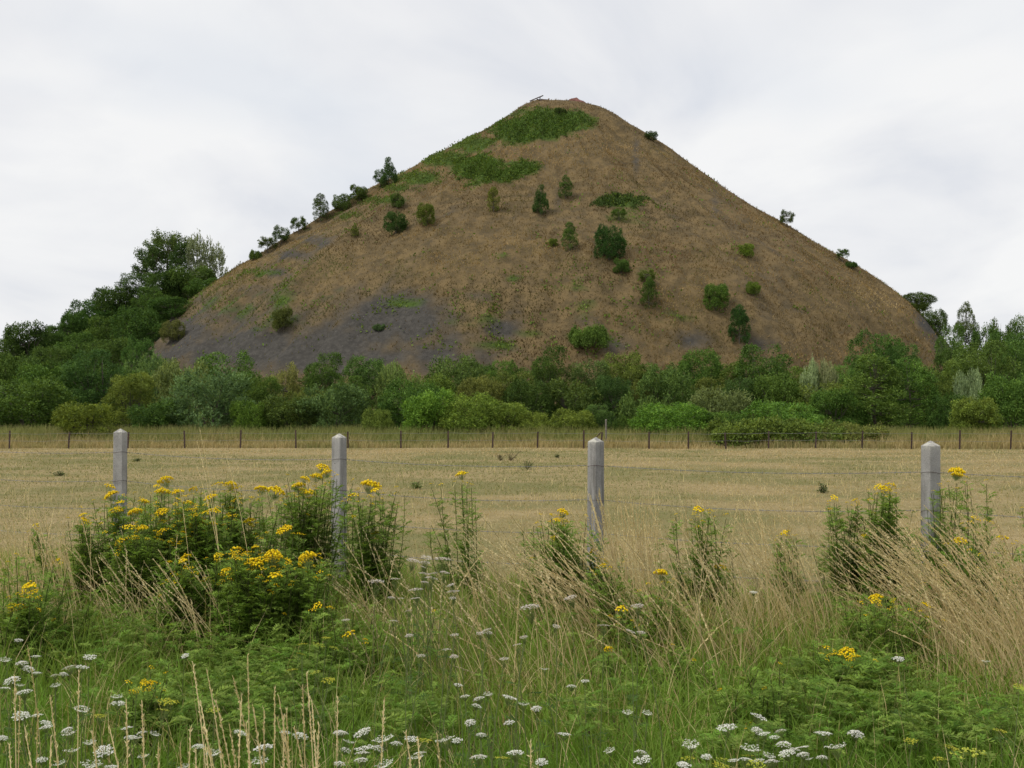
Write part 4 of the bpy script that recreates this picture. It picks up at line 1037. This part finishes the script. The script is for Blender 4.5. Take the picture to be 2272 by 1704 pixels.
headsB = A([(635,490,45),(535,650,40),(1325,725,50),(480,895,50),(250,660,30)], 1512, 1304)
# plants: anchor of the heads (x, y), root x, distance, extra leafy stems, label
TANSY = [
 (250, 1115, 268, 8.3, 9, 'tansy with yellow heads in front of the leftmost concrete post'),
 (372, 1115, 385, 8.0, 10, 'tallest tansy in the left clump, its top row of yellow heads clear of the leaves'),
 (300, 1160, 320, 7.7, 9, 'tansy in the left clump between the leftmost post and its tallest stems'),
 (440, 1150, 450, 7.8, 10, 'tansy with the densest yellow heads in the middle of the left clump'),
 (525, 1100, 530, 8.0, 8, 'tansy at the right shoulder of the left clump'),
 (650, 1100, 640, 8.6, 10, 'feathery tansy with flat heads just left of the second concrete post'),
 (620, 1245, 615, 6.7, 20, 'broad tansy in front, with a wide low row of yellow heads'),
 (400, 1260, 400, 6.9, 12, 'tansy with drooping yellow heads low in front of the left clump'),
 (45, 1330, 70, 6.5, 12, 'tansy at the left edge with a low knot of yellow heads'),
 (190, 1160, 190, 8.2, 6, 'thin tansy with one or two heads left of the leftmost post'),
 (810, 1095, 820, 8.3, 11, 'tall leafy tansy just right of the second concrete post'),
 (1022, 1053, 1075, 8.4, 5, 'single thin tansy stem standing in front of the open field'),
 (1250, 1180, 1265, 7.7, 11, 'tansy leaning in front of the third concrete post'),
 (1570, 1150, 1590, 7.8, 7, 'tall tansy between the two right-hand concrete posts, the left one'),
 (1740, 1182, 1745, 8.0, 4, 'slim tansy with one top head midway between the right-hand posts'),
 (1868, 1115, 1880, 7.9, 8, 'twin-stemmed tansy left of the tallest one by the rightmost post'),
 (1962, 1082, 1975, 7.8, 11, 'tallest tansy just left of the rightmost concrete post'),
 (2120, 1080, 2115, 7.7, 10, 'tansy growing close against the right side of the rightmost post'),
 (2232, 1170, 2235, 7.3, 6, 'tansy at the right edge above the leaning straw'),
 (1430, 1310, 1470, 6.8, 7, 'tansy with wide flat heads right of the third concrete post'),
 (1970, 1330, 1960, 6.4, 12, 'low tansy in front of the rightmost post among the straw'),
 (1870, 1450, 1880, 5.8, 14, 'low bushy tansy at the lower right with one broad flat head'),
 (1370, 1440, 1380, 6.0, 6, 'small tansy low in the middle of the straw'),
 (775, 1405, 780, 6.1, 8, 'small tansy with a slanting head right of the broad front tansy'),
 (325, 1510, 330, 5.1, 8, 'small low tansy with orange-yellow heads in the green grass at the lower left'),
 (1690, 1540, 1700, 5.2, 8, 'small tansy with scattered single heads at the lower right'),
]
allh = heads5 + heads6 + heads7 + heads8 + headsB
anc = np.array([(a[0], a[1]) for a in TANSY], float)
own = [[] for _ in TANSY]
for h in allh:
    d = ((anc[:, 0] - h[0]) / 1.0) ** 2 + ((anc[:, 1] - h[1]) / .9) ** 2
    own[int(d.argmin())].append(h)
def stem_curve(a, b, bow, n=6):
    t = np.linspace(0, 1, n)[:, None]
    return a * (1 - t) + b * t + np.array([bow[0], bow[1], 0]) * (4 * t * (1 - t))
def tansy(k, spec, hs):
    ax, ay, rx, Yd, extra, label = spec
    r_ = np.random.default_rng(100 + k)
    root = at(rx, 0, Yd); root[2] = float(ground_z(root[0], root[1]))
    o = link('tansy', None, loc=root)
    tag(o, label, 'tansy', 'tansy plants along the fence')
    sm, lm = MB(), MB()
    tips = []
    for (hx, hy, hw) in hs:
        yy = Yd + r_.uniform(-.30, .05)
        p = at(hx, hy, yy); p[2] = max(p[2], .12)
        tips.append((p, hw / F * yy, True))
        if hw > 17:
            for _ in range(r_.integers(3, 8)):
                p2 = at(hx + r_.normal(0, hw * .9), hy + abs(r_.normal(0, hw * .6)) + 3, yy + r_.uniform(-.1, .1)); p2[2] = max(p2[2], .12)
                tips.append((p2, r_.uniform(.028, .05), True))
    top = max([t[0][2] for t in tips] + [.3]); xs = [t[0][0] for t in tips] or [root[0]]
    for _ in range(int(extra * (2.4 if Yd < 7.75 or 280 < rx < 600 else 1.5))):
        p = np.array([r_.uniform(min(xs) - .07, max(xs) + .07), Yd + r_.uniform(-.15, .40), top * r_.uniform(.35, .90)])
        tips.append((p, 0, False))
    for p, w_, fl in tips:
        foot = np.array([root[0] + (p[0] - root[0]) * .55 + r_.normal(0, .03), root[1] + (p[1] - root[1]) * .6, 0]); foot[2] = float(ground_z(foot[0], foot[1])) - .02
        end = p - [0, 0, .6 * w_ if fl else 0]
        cv = stem_curve(foot, end, (r_.normal(0, .03), r_.normal(0, .03)))
        sm.tube(cv - root, np.linspace(.0042, .0018, len(cv)), 4, np.array([.10, .12, .04]) * r_.uniform(.7, 1.2))
        H_ = end[2] - foot[2]
        nl = int(np.clip(H_ / (.024 if fl else .017), 8, 46))
        for q_ in range(nl):
            t = r_.uniform(.06, .97)
            b = np.array([np.interp(t * (len(cv) - 1), np.arange(len(cv)), cv[:, d_]) for d_ in range(3)])
            az = r_.uniform(0, 2 * np.pi); el = r_.uniform(.0, 1.3)
            L_ = r_.uniform(.085, .15) * (1.0 - .4 * t)
            col = mixk(np.array([.138, .260, .034]), np.array([.235, .335, .066]), r_.random() * .7 + .3 * t) * r_.uniform(.75, 1.2)
            pinnate(lm, b - root, (np.cos(az), np.sin(az), el), L_, col, r_, 7, .34)
        if fl:
            pool = CORY_S if w_ < .055 else CORY_L if w_ > .095 else CORY
            me = pool[r_.integers(0, len(pool))]
            h_ = link('flower_head', me, o); h_.location = p - root
            s_ = max(w_, .032) * .94; h_.scale = (s_, s_, s_ * r_.uniform(.8, 1.1)); h_.rotation_euler = (r_.normal(0.12, .2), r_.normal(0, .25), r_.uniform(0, 6.28))
    tag(link('stems', sm.mesh('tansy_stems', [M_PLANT]), o), kind='stuff')
    tag(link('leaves', lm.mesh('tansy_leaves', [M_PLANT]), o), kind='stuff')
for k, (s_, h_) in enumerate(zip(TANSY, own)): tansy(k, s_, h_)

# umbels: wild carrot (white), yarrow (dusty white), parsnip (yellow-green)
def umbel(seed, nu, cols, shape, per=7, size=.055, ray=-.75, raycol=(.12, .16, .05)):
    r_ = np.random.default_rng(seed); mb = MB()
    a = np.arange(nu) * 2.39996 + r_.normal(0, .15, nu); rr = np.sqrt((np.arange(nu) + .5) / nu) * .45
    cz = shape(rr / .45) + r_.normal(0, .012, nu)
    C = np.stack([rr * np.cos(a), rr * np.sin(a), cz], 1)
    P = C[:, None] + r_.normal(0, size * .62, (nu, per, 3)) * [1, 1, .35]
    n = nu * per; az = r_.uniform(0, 6.28, n)
    D = np.stack([np.cos(az), np.sin(az), r_.normal(.1, .3, n)], 1)
    c = np.array(cols) * r_.uniform(.82, 1.08, (n, 1))
    mb.leaves(P.reshape(-1, 3) - norm(D) * size * .5, D, np.array([0, 0, 1.]) + r_.normal(0, .35, (n, 3)), size * r_.uniform(.8, 1.3, n), size * r_.uniform(.7, 1.0, n), c)
    st = np.tile([0, 0, ray], (nu, 1))
    mb.leaves(st, C - st, r_.normal(0, 1, (nu, 3)), np.linalg.norm(C - st, axis=1), .02, np.tile(raycol, (nu, 1)))
    return mb.mesh('umbel', [M_PETAL])
dome = lambda t: .10 * (1 - t ** 2)
cup = lambda t: .14 * t ** 2 - .05
WHT = (.86, .86, .81)
CARROT = [umbel(1, 46, WHT, dome, ray=-.5), umbel(2, 40, WHT, lambda t: .05 * (1 - t), ray=-.5), umbel(3, 34, (.74, .75, .66), cup, ray=-.55), umbel(4, 52, (.80, .79, .74), lambda t: .16 * (1 - t ** 2.5), ray=-.45)]
YARROW = [umbel(5, 44, (.62, .56, .51), lambda t: .07 * (1 - t ** 2), 6, .06, -.9), umbel(6, 30, (.66, .61, .55), lambda t: .05 * (1 - t ** 2), 6, .065, -1.0)]
PARSNIP = [umbel(7, 20, (.50, .50, .05), lambda t: .08 * (1 - t ** 2), 6, .075, -.7), umbel(8, 16, (.42, .46, .06), lambda t: .06 * (1 - t), 6, .08, -.8)]
STEMG = np.array([.175, .220, .085])
def umbel_plant(name, px, py, w_, h, meshes, label, cat, group, r_, leafy=3, minw=.035, lean=.05):
    Yd = float(np.clip((EYE - h) * F / (py - HY), 3.05, 10.5))
    p = at(px, py, Yd)
    root = np.array([p[0] + r_.normal(0, lean), Yd + r_.normal(0, lean), 0.]); root[2] = float(ground_z(root[0], root[1]))
    o = link(name, None, loc=root); tag(o, label, cat, group)
    s_ = max(w_ / F * Yd, minw) * 1.2
    hd = link('umbel', meshes[r_.integers(0, len(meshes))], o); hd.location = p - root; hd.scale = (s_, s_, s_)
    hd.rotation_euler = (r_.normal(.05, .16), r_.normal(0, .16), r_.uniform(0, 6.28))
    mb = MB(); cv = stem_curve(np.array([0, 0, -.02]), p - root - [0, 0, s_ * .5], (r_.normal(0, .03), r_.normal(0, .03)))
    mb.tube(cv, np.linspace(.0024, .0013, len(cv)), 4, STEMG * r_.uniform(.8, 1.15))
    link('stem', mb.mesh('flower_stem', [M_PLANT]), o)
    lm = MB()
    for q_ in range(leafy):
        t = r_.uniform(.08, .6); b = cv[0] * (1 - t) + cv[-1] * t; az = r_.uniform(0, 6.28)
        pinnate(lm, b, (np.cos(az), np.sin(az), .6), r_.uniform(.06, .12), np.array([.07, .13, .03]) * r_.uniform(.8, 1.2), r_, 6, .28)
    if leafy: tag(link('leaves', lm.mesh('flower_leaves', [M_PLANT]), o), kind='stuff')
ORD = ['first', 'second', 'third', 'fourth', 'fifth', 'sixth', 'seventh', 'eighth', 'ninth', 'tenth']
def ordered(items, key):
    """split a patch into rows of at most eight, top to bottom, and count each row from the left"""
    out, by = {}, {}
    for it in items: by.setdefault(key(it), []).append(it)
    for (what, where), L in by.items():
        L = sorted(L, key=lambda q_: q_[1]); nr = math.ceil(len(L) / 8)
        rows = [L[round(i_ * len(L) / nr):round((i_ + 1) * len(L) / nr)] for i_ in range(nr)]
        for ri, row in enumerate(rows):
            rn = '' if nr == 1 else ' in the ' + ('top' if ri == 0 else 'lowest' if ri == nr - 1 else ORD[ri]) + ' row'
            for ci, it in enumerate(sorted(row)):
                pos = 'leftmost' if ci == 0 else 'rightmost' if ci == len(row) - 1 else ORD[ci] + ' from left'
                out[it] = what + ', ' + pos + rn + ' ' + where if len(row) > 1 else what + rn + ' ' + where
    return out
r_ = np.random.default_rng(55)
C8 = A([(120,342,50),(230,445,55),(35,467,65),(140,490,70),(180,525,75),(235,552,55),(580,447,75),(450,517,80),(530,512,75),(75,602,95),(35,650,25),(360,632,60),(155,675,95),(755,705,65),(760,748,85),(530,770,60),(525,790,90),(135,828,100),(240,825,50),(295,875,55),(295,900,50),(435,920,45),(445,943,90),(820,905,50),(15,970,50),(840,968,70),(880,970,50),(915,940,55),(1000,945,65),(580,1000,65),(460,1053,90),(670,1055,115),(590,1143,115),(720,1155,60),(1280,1025,50),(1380,1070,90),(1550,937,80),(1840,935,55),(1700,1035,120),(1940,960,90),(1680,1120,110),(1190,1155,80),(2190,940,70),(925,1090,70),(270,1110,65),(385,1135,50),(2190,1140,70),(1195,440,30),(355,570,40),(410,560,25),(130,630,45)], 0, 1304)
CB1 = A([(130,935,105),(0,940,60),(265,980,125),(40,995,80),(445,975,85),(345,1010,50),(660,982,115),(740,985,45),(140,1035,110),(235,1040,80),(130,1070,90),(500,1070,80),(475,1097,90),(20,1050,40),(120,1117,80),(270,1145,110),(880,1100,100),(1115,1068,105),(1285,1125,50),(895,953,60),(1430,945,80),(1725,1053,45),(1935,1110,105),(2195,1140,50),(1925,1065,30),(825,872,40),(1075,870,50),(865,765,50),(880,720,70),(790,705,50),(745,628,40),(1078,708,95),(1170,752,60),(1250,783,25),(1478,640,60),(1305,525,30),(1565,602,30),(1840,807,40),(1968,810,60),(940,688,20)], 760, 1304)
CB2 = A([(500,832,95),(290,902,120),(490,925,70),(535,945,65),(600,965,60),(640,930,70),(60,1015,100),(445,1040,110),(660,1015,90),(780,1030,80),(730,1050,60),(680,1070,100),(785,1080,50),(915,940,100),(1125,948,95),(995,1028,125),(160,1092,45),(335,1115,70),(415,1110,85),(495,1117,40),(565,1085,65),(580,1128,90),(905,1100,50),(20,1145,80),(810,1105,45),(1400,460,70),(1965,475,50),(465,30,45)], 1512, 1304)
def carrot_key(it):
    x, y, _ = it
    if x < 330: return ('white wild carrot umbel', 'at the lower left corner')
    if x < 760: return ('white wild carrot umbel', 'left of bottom centre')
    if x < 1050 and y > 1600: return ('white wild carrot umbel', 'at bottom centre')
    if x < 1530: return ('scattered white carrot umbel', 'in the lower middle')
    if y < 1560: return ('small white umbel', 'in the right-hand straw')
    return ('white wild carrot umbel', 'at the lower right')
CC = C8 + CB1 + CB2; lab = ordered(CC, carrot_key)
for it in CC:
    umbel_plant('wild_carrot', *it, .50 + r_.normal(0, .05), CARROT, lab[it], 'wild carrot', 'wild carrots ' + carrot_key(it)[1], r_)
YR = A([(455,1000,75),(530,1015,70),(520,1042,35),(540,980,70),(645,990,100),(530,1085,70),(580,1085,60),(575,1115,80),(660,1078,65),(530,1140,45),(215,1135,100),(340,1120,65),(475,1188,85),(700,1158,50),(715,1200,75),(470,1245,60),(315,1240,40),(375,1245,25),(425,1325,40),(330,1390,30),(20,1385,50),(710,1243,25),(430,1485,30),(1210,1300,110),(1470,1240,75),(1905,1293,75),(1380,1425,45),(1685,1420,70),(1860,1458,65),(1930,1465,40),(930,1450,60),(890,1470,30),(945,1468,30),(725,1480,45),(505,1615,50),(670,1575,40),(1170,1495,40),(1125,1545,40),(720,1620,25),(1040,1635,20)], 760, 900)
yk = lambda it: ('dusty white yarrow', 'right of the broad tansy') if it[0] < 1030 else ('dusty white yarrow', 'in straw by the third post')
lab = ordered(YR, yk)
for it in YR: umbel_plant('yarrow', *it, .74 + r_.normal(0, .04), YARROW, lab[it], 'yarrow', 'yarrow ' + yk(it)[1], r_, 3, .03)
PS8 = A([(880,655,60),(1080,740,130),(1055,790,80),(1380,790,80),(645,828,45),(1950,365,60),(2055,370,80),(2105,325,50),(2155,388,50),(1945,428,60),(1890,530,40),(2040,545,50),(2120,600,80)], 0, 1304)
PSB = A([(520,985,100),(1030,1100,95)], 760, 1304) + A([(40,1102,90),(270,1110,70),(430,1085,80),(255,1155,120),(475,1150,130),(1665,1105,80),(1850,1065,200),(1745,1035,80),(2060,925,70),(1480,990,90),(2180,640,70)], 1512, 1304)
def pk_(it):
    if it[0] < 500: return ('yellow-green parsnip umbel', 'at the lower left')
    if it[0] < 760: return ('yellow-green parsnip umbel', 'below the broad tansy')
    if it[0] < 1700: return ('yellow-green parsnip umbel', 'along the bottom edge')
    if it[2] > 60: return ('largest yellow parsnip umbel', 'in the lower right corner')
    return ('yellow-green parsnip umbel', 'near the lower right corner')
lab = ordered(PS8 + PSB, pk_)
for it in PS8 + PSB: umbel_plant('wild_parsnip', *it, .50 + r_.normal(0, .04), PARSNIP, lab[it], 'wild parsnip', 'parsnips ' + pk_(it)[1], r_, 4, .04)

# carpets of fern-like leaves between the flowers
def leaf_carpet():
    r_ = np.random.default_rng(9); lm = MB()
    Z_ = [(330, 1370, 130, 50, 260), (470, 1400, 170, 60, 460), (640, 1390, 120, 60, 360), (430, 1560, 190, 60, 420), (620, 1500, 160, 60, 420), (560, 1590, 160, 60, 260), (900, 1560, 120, 60, 220), (1880, 1540, 190, 60, 520), (2050, 1600, 160, 60, 320), (1700, 1640, 140, 40, 160), (250, 1420, 140, 50, 260), (620, 1440, 170, 40, 320), (1920, 1470, 140, 40, 260), (2180, 1600, 90, 60, 140), (1330, 1560, 120, 50, 120), (1250, 1350, 70, 50, 120), (1560, 1380, 60, 40, 80), (1900, 1350, 80, 50, 160), (400, 1390, 170, 40, 260)]
    for (cx_, cy_, sx, sy, n) in Z_:
        for _ in range(int(n * .8)):
            px, py = r_.normal(cx_, sx * .6), r_.normal(cy_, sy * .6)
            h = r_.uniform(.06, .30) ** 1.0
            Yd = np.clip((EYE - h) * F / (max(py, 1330) - HY), 3.2, 8.6)
            b = at(px, py, Yd); b[2] = h + float(ground_z(b[0], b[1]))
            az = r_.uniform(0, 6.28)
            pinnate(lm, b, (np.cos(az), np.sin(az), r_.uniform(.1, .8)), r_.uniform(.07, .15), mixk(np.array([.120, .240, .030]), np.array([.225, .310, .062]), r_.random()) * r_.uniform(.65, 1.2), r_, 13, .20)
    tag(link('fern_leaves', lm.mesh('leaf_carpet', [M_PLANT])), 'carpet of fern-like green leaves low in the verge', 'ground cover', kind='stuff')
leaf_carpet()

# ---------------------------------------------------------------- dry grass: leaning tussocks and single seed stalks
def stalk(sm, hm, foot, tip, r_, col, head=.30, dens=22, bow=.12, fat=.0055):
    """one straw stem from foot to tip with a narrow seed head along its last part"""
    L = np.linalg.norm(tip - foot)
    t = np.linspace(0, 1, 7)
    c1 = foot + (tip - foot) * .45 + np.array([(foot - tip)[0] * .28, (foot - tip)[1] * .28, L * bow])
    cv = ((1 - t) ** 2)[:, None] * foot + (2 * t * (1 - t))[:, None] * c1 + (t ** 2)[:, None] * tip
    sm.tube(cv, np.linspace(.0027, .0014, 7), 3, col, cap=False)
    tt = 1 - head * r_.random(dens)
    P = ((1 - tt) ** 2)[:, None] * foot + (2 * tt * (1 - tt))[:, None] * c1 + (tt ** 2)[:, None] * tip
    D = norm(np.tile(norm(cv[-1] - cv[-3]), (dens, 1)) + r_.normal(0, .28, (dens, 3)))
    hm.leaves(P, D, r_.normal(0, 1, (dens, 3)), r_.uniform(.008, .019, dens), fat * r_.uniform(.5, 1.2, dens) * (.55 + .9 * np.sin(np.clip((1 - tt) / head, .05, 1) * 2.6)), np.tile(mixk(col, PAL, .55), (dens, 1)) * r_.uniform(.8, 1.15, (dens, 1)))
def tussock(rx, Yd, n, hlo, hhi, lean, spread, label, green=.0, wid=.16, seed=0, low=60):
    r_ = np.random.default_rng(900 + seed)
    root = at(rx, 0, Yd); root[2] = float(ground_z(root[0], root[1]))
    o = link('grass_tussock', None, loc=root); tag(o, label, 'dry grass', 'tussocks of tall dry grass')
    sm, hm = MB(), MB()
    for k in range(int(n * .85)):
        foot = np.array([r_.normal(0, wid), r_.normal(0, wid * .8), -.01])
        h = r_.uniform(hlo, hhi)
        lx = r_.normal(lean, spread); ly = r_.normal(-.05, spread * .6)
        ll = math.hypot(lx, ly); up = 1 / math.sqrt(1 + ll * ll)
        tip = foot + np.array([lx * up * h, ly * up * h, max(h * up, .12)])
        col = mixk(STB, STR, r_.random()) * r_.uniform(.8, 1.15)
        if r_.random() < green: col = mixk(col, G_OLV, .7)
        stalk(sm, hm, foot, tip, r_, col, r_.uniform(.3, .5), 36, .12, .0065)
    nb = low // 3 + n // 4
    P = np.stack([r_.normal(0, wid * 1.2, nb), r_.normal(0, wid, nb), np.full(nb, -.01)], 1)
    cb = mixk(STB * .9, STR, r_.random((nb, 1))) * r_.uniform(.7, 1.15, (nb, 1))
    cb = np.where(r_.random((nb, 1)) < green, mixk(cb, G_MID, .8), cb)
    bm = MB(); bm.blades(P, r_.uniform(.25, .62, nb) * hhi, np.stack([r_.normal(lean * .7, .4, nb), r_.normal(0, .35, nb), 0 * P[:, 0]], 1), r_.uniform(-1, 1, nb), r_.uniform(.003, .006, nb), 4, cb, mixk(cb, STR, .3))
    tag(link('stalks', sm.mesh('straw_stalks', [M_STRAW]), o), kind='stuff')
    tag(link('seed_heads', hm.mesh('straw_heads', [M_STRAW]), o), kind='stuff')
    tag(link('blades', bm.mesh('straw_blades', [M_STRAW]), o), kind='stuff')
TU = [
 (1350, 7.9, 34, .7, 1.05, -.15, .15, 'thin pale straw tussock behind the third concrete post on its right', .0, .16),
 (1560, 7.9, 34, .7, 1.05, -.22, .16, 'thin pale straw tussock behind the tall tansy right of the third post', .0, .18),
 (1760, 8.0, 30, .7, 1.05, -.3, .16, 'thin pale straw tussock behind the slim tansy', .0, .18),
 (1180, 7.9, 26, .6, .95, -.4, .2, 'thin pale straw tussock left of the third concrete post', .1, .2),
 (2010, 7.6, 40, .7, 1.0, -.5, .2, 'pale straw tussock at the foot of the tallest tansy by the rightmost post', .0, .18),
 (2190, 6.6, 100, .75, 1.15, -.62, .22, 'thick straw tussock leaning left across the foot of the rightmost concrete post', .05, .20),
 (2290, 6.3, 100, .75, 1.2, -.55, .24, 'thick straw tussock leaning in from the right edge of the picture', .05, .20),
 (2080, 6.9, 40, .6, .95, -.75, .25, 'low flattened straw tussock left of the thick leaning one', .10, .16),
 (2250, 5.9, 70, .6, .95, -.5, .25, 'brown straw tussock low at the right edge', .0, .16),
 (1800, 7.0, 34, .7, 1.0, -.42, .18, 'thin straw tussock leaning left between the right-hand posts', .1, .14),
 (1690, 7.3, 30, .7, 1.05, -.38, .18, 'loose straw tussock under the slim tansy', .1, .15),
 (1630, 6.6, 28, .6, .95, -.45, .22, 'straw tussock at the foot of the tall tansy right of the third post', .15, .15),
 (1420, 7.6, 60, .75, 1.05, -.10, .10, 'upright pale straw tussock just right of the third concrete post', .0, .10),
 (1460, 7.0, 40, .65, 1.0, -.30, .18, 'straw tussock right of the upright pale one', .05, .14),
 (1380, 6.9, 60, .7, 1.1, -.85, .35, 'wide straw tussock fanning out to the left below the third post', .05, .14),
 (1290, 7.0, 40, .6, 1.0, -.7, .28, 'straw tussock leaning left in the middle of the verge', .15, .16),
 (1130, 7.2, 34, .5, .95, -.5, .28, 'greenish straw tussock below the single thin tansy', .6, .18),
 (1010, 6.8, 26, .45, .8, -.3, .3, 'greenish grass tussock with yarrow growing through it', .6, .18),
 (860, 7.0, 26, .5, .9, -.45, .3, 'straw tussock between the broad front tansy and the yarrow', .5, .16),
 (470, 6.6, 36, .5, .85, -.5, .25, 'withered brown tussock in the gap of the left tansy clump', .1, .12),
 (300, 7.0, 36, .5, .85, -.5, .3, 'withered tussock in front of the leftmost concrete post', .3, .16),
 (60, 7.4, 70, .6, .95, -.15, .18, 'upright straw tussock near the left edge of the picture', .05, .20),
 (130, 7.9, 40, .6, 1.0, -.12, .15, 'thin straw tussock right of the one at the left edge', .05, .16),
 (-20, 6.9, 60, .55, .9, -.2, .2, 'straw tussock cut by the left edge of the picture', .05, .18),
 (960, 6.0, 36, .4, .75, -.2, .35, 'green grass tussock in the lower middle', .8, .18),
 (1180, 6.0, 34, .45, .8, -.4, .45, 'tangled straw tussock in the lower middle', .25, .18),
 (1540, 6.0, 34, .45, .8, -.35, .35, 'brown tangled tussock low right of the middle', .2, .18),
]
for k, a in enumerate(TU): tussock(*a, seed=k)

# single seed stalks of the foreground and a few standing above the tansy
SS = A([(180,385,0),(95,565,0),(130,705,0),(325,705,0),(245,780,0),(815,720,0),(915,725,0),(705,895,0),(595,930,0),(1335,530,0),(1295,740,0),(1505,580,0),(1600,430,0),(1560,705,0),(1245,485,0),(1395,735,0),(1775,645,0),(1800,700,0),(1850,785,0),(1980,550,0),(1955,635,0),(2015,745,0),(1705,790,0),(1790,845,0),(1635,770,0),(1165,1015,0),(1025,1010,0),(1395,920,0),(1230,905,0),(2180,700,0),(510,540,0),(1900,900,0),(2060,880,0),(1310,900,0),(1480,880,0),(330,960,0),(160,900,0),(60,1010,0),(1265,1040,0),(1325,1010,0),(1590,880,0),(1830,830,0)], 0, 1304) \
   + A([(270,720,0),(410,940,0),(485,960,0),(610,940,0),(1215,990,0)], 760, 1304)
r_ = np.random.default_rng(77)
def single(tx, ty, Yd, rootx, label, group, head=.34, dens=60, fat=.0042, col=None):
    tip = at(tx, ty, Yd); root = at(rootx, 0, Yd + r_.normal(0, .08)); root[2] = float(ground_z(root[0], root[1]))
    o = link('grass_stalk', None, loc=root); tag(o, label, 'grass stalk', group)
    sm, hm = MB(), MB()
    stalk(sm, hm, np.zeros(3), tip - root, r_, (STR * 1.05 if col is None else col), head, dens, .10, fat)
    link('stem', sm.mesh('stalk_stem', [M_STRAW]), o); link('seed_head', hm.mesh('stalk_head', [M_STRAW]), o)
sk = lambda it: ('pale seed stalk', 'at the lower left') if it[0] < 300 else ('pale seed stalk', 'left of bottom centre') if it[0] < 760 else ('pale seed stalk', 'at bottom centre')
lab = ordered(SS, sk)
for it in SS:
    sx, sy, _ = it
    Yd = float(np.clip((EYE - r_.uniform(.62, .74)) * F / (sy - HY), 3.3, 4.6))
    single(sx, sy, Yd, sx + r_.uniform(-15, 75), lab[it], 'seed stalks ' + sk(it)[1])
for (sx, sy, rx, lb) in [(443, 951, 500, 'tall pale grass stalk leaning above the left tansy clump, the highest one'), (437, 978, 505, 'pale grass stalk just below the highest one above the left tansy clump'), (436, 1034, 510, 'arching pale grass stalk above the left tansy clump'), (501, 1009, 570, 'pale grass stalk right of the highest one above the left tansy clump'), (393, 1051, 430, 'short pale grass stalk over the tallest tansy'), (2198, 994, 2330, 'tall pale grass stalk leaning up at the right edge'), (2262, 1010, 2340, 'pale grass stalk cut by the right edge')]:
    single(sx, sy, 7.2, rx, lb, 'single grass stalks standing above the verge', .35, 40, .006)

# weeds standing in the field
def field_weed(px, py, h, label, seed, spread=.12, col=(.060, .085, .030)):
    r_ = np.random.default_rng(seed)
    p = ray_hit(px, py, 3, lambda a, b: ground_z(a, b), np.linspace(10, 60, 900))
    o = link('thistle', None, loc=p); tag(o, label, 'weed', 'weeds standing in the field')
    sm, lm = MB(), MB()
    for k in range(7):
        tip = np.array([r_.normal(0, spread), r_.normal(0, spread), h * r_.uniform(.5, 1.0)])
        cv = stem_curve(np.array([0, 0, -.02]), tip, (r_.normal(0, .03), 0)); sm.tube(cv, .006, 4, np.array([.08, .08, .04]))
        for q_ in range(9):
            t = r_.uniform(.1, 1); b = cv[0] * (1 - t) + tip * t; az = r_.uniform(0, 6.28)
            pinnate(lm, b, (np.cos(az), np.sin(az), .5), r_.uniform(.10, .18) * (1.1 - .4 * t), np.array(col) * 1.7 * r_.uniform(.7, 1.2), r_, 4, .4)
    tag(link('stems', sm.mesh('weed_stems', [M_PLANT]), o), kind='stuff'); tag(link('leaves', lm.mesh('weed_leaves', [M_PLANT]), o), kind='stuff')
field_weed(1170, 1042, .30, 'dark thistle in the field, left of the third concrete post', 1, .16)
field_weed(1133, 1022, .38, 'dead brown thistle behind the dark one in the field', 2, .20, (.085, .06, .045))
field_weed(1110, 1022, .26, 'thin dead weed left of the brown thistle in the field', 3, .10, (.09, .075, .045))
field_weed(1237, 1017, .18, 'tiny green weed in the field, right of the thistles', 4, .05)
field_weed(925, 1085, .18, 'green dock in the field right of the second concrete post', 5, .12, (.08, .12, .03))
field_weed(1826, 1094, .22, 'dark thistle in the field between the right-hand posts', 6, .10)
field_weed(134, 1056, .14, 'low green weed in the field left of the leftmost post', 7, .14)
field_weed(303, 1024, .12, 'small weed in the field right of the leftmost post', 8, .06)
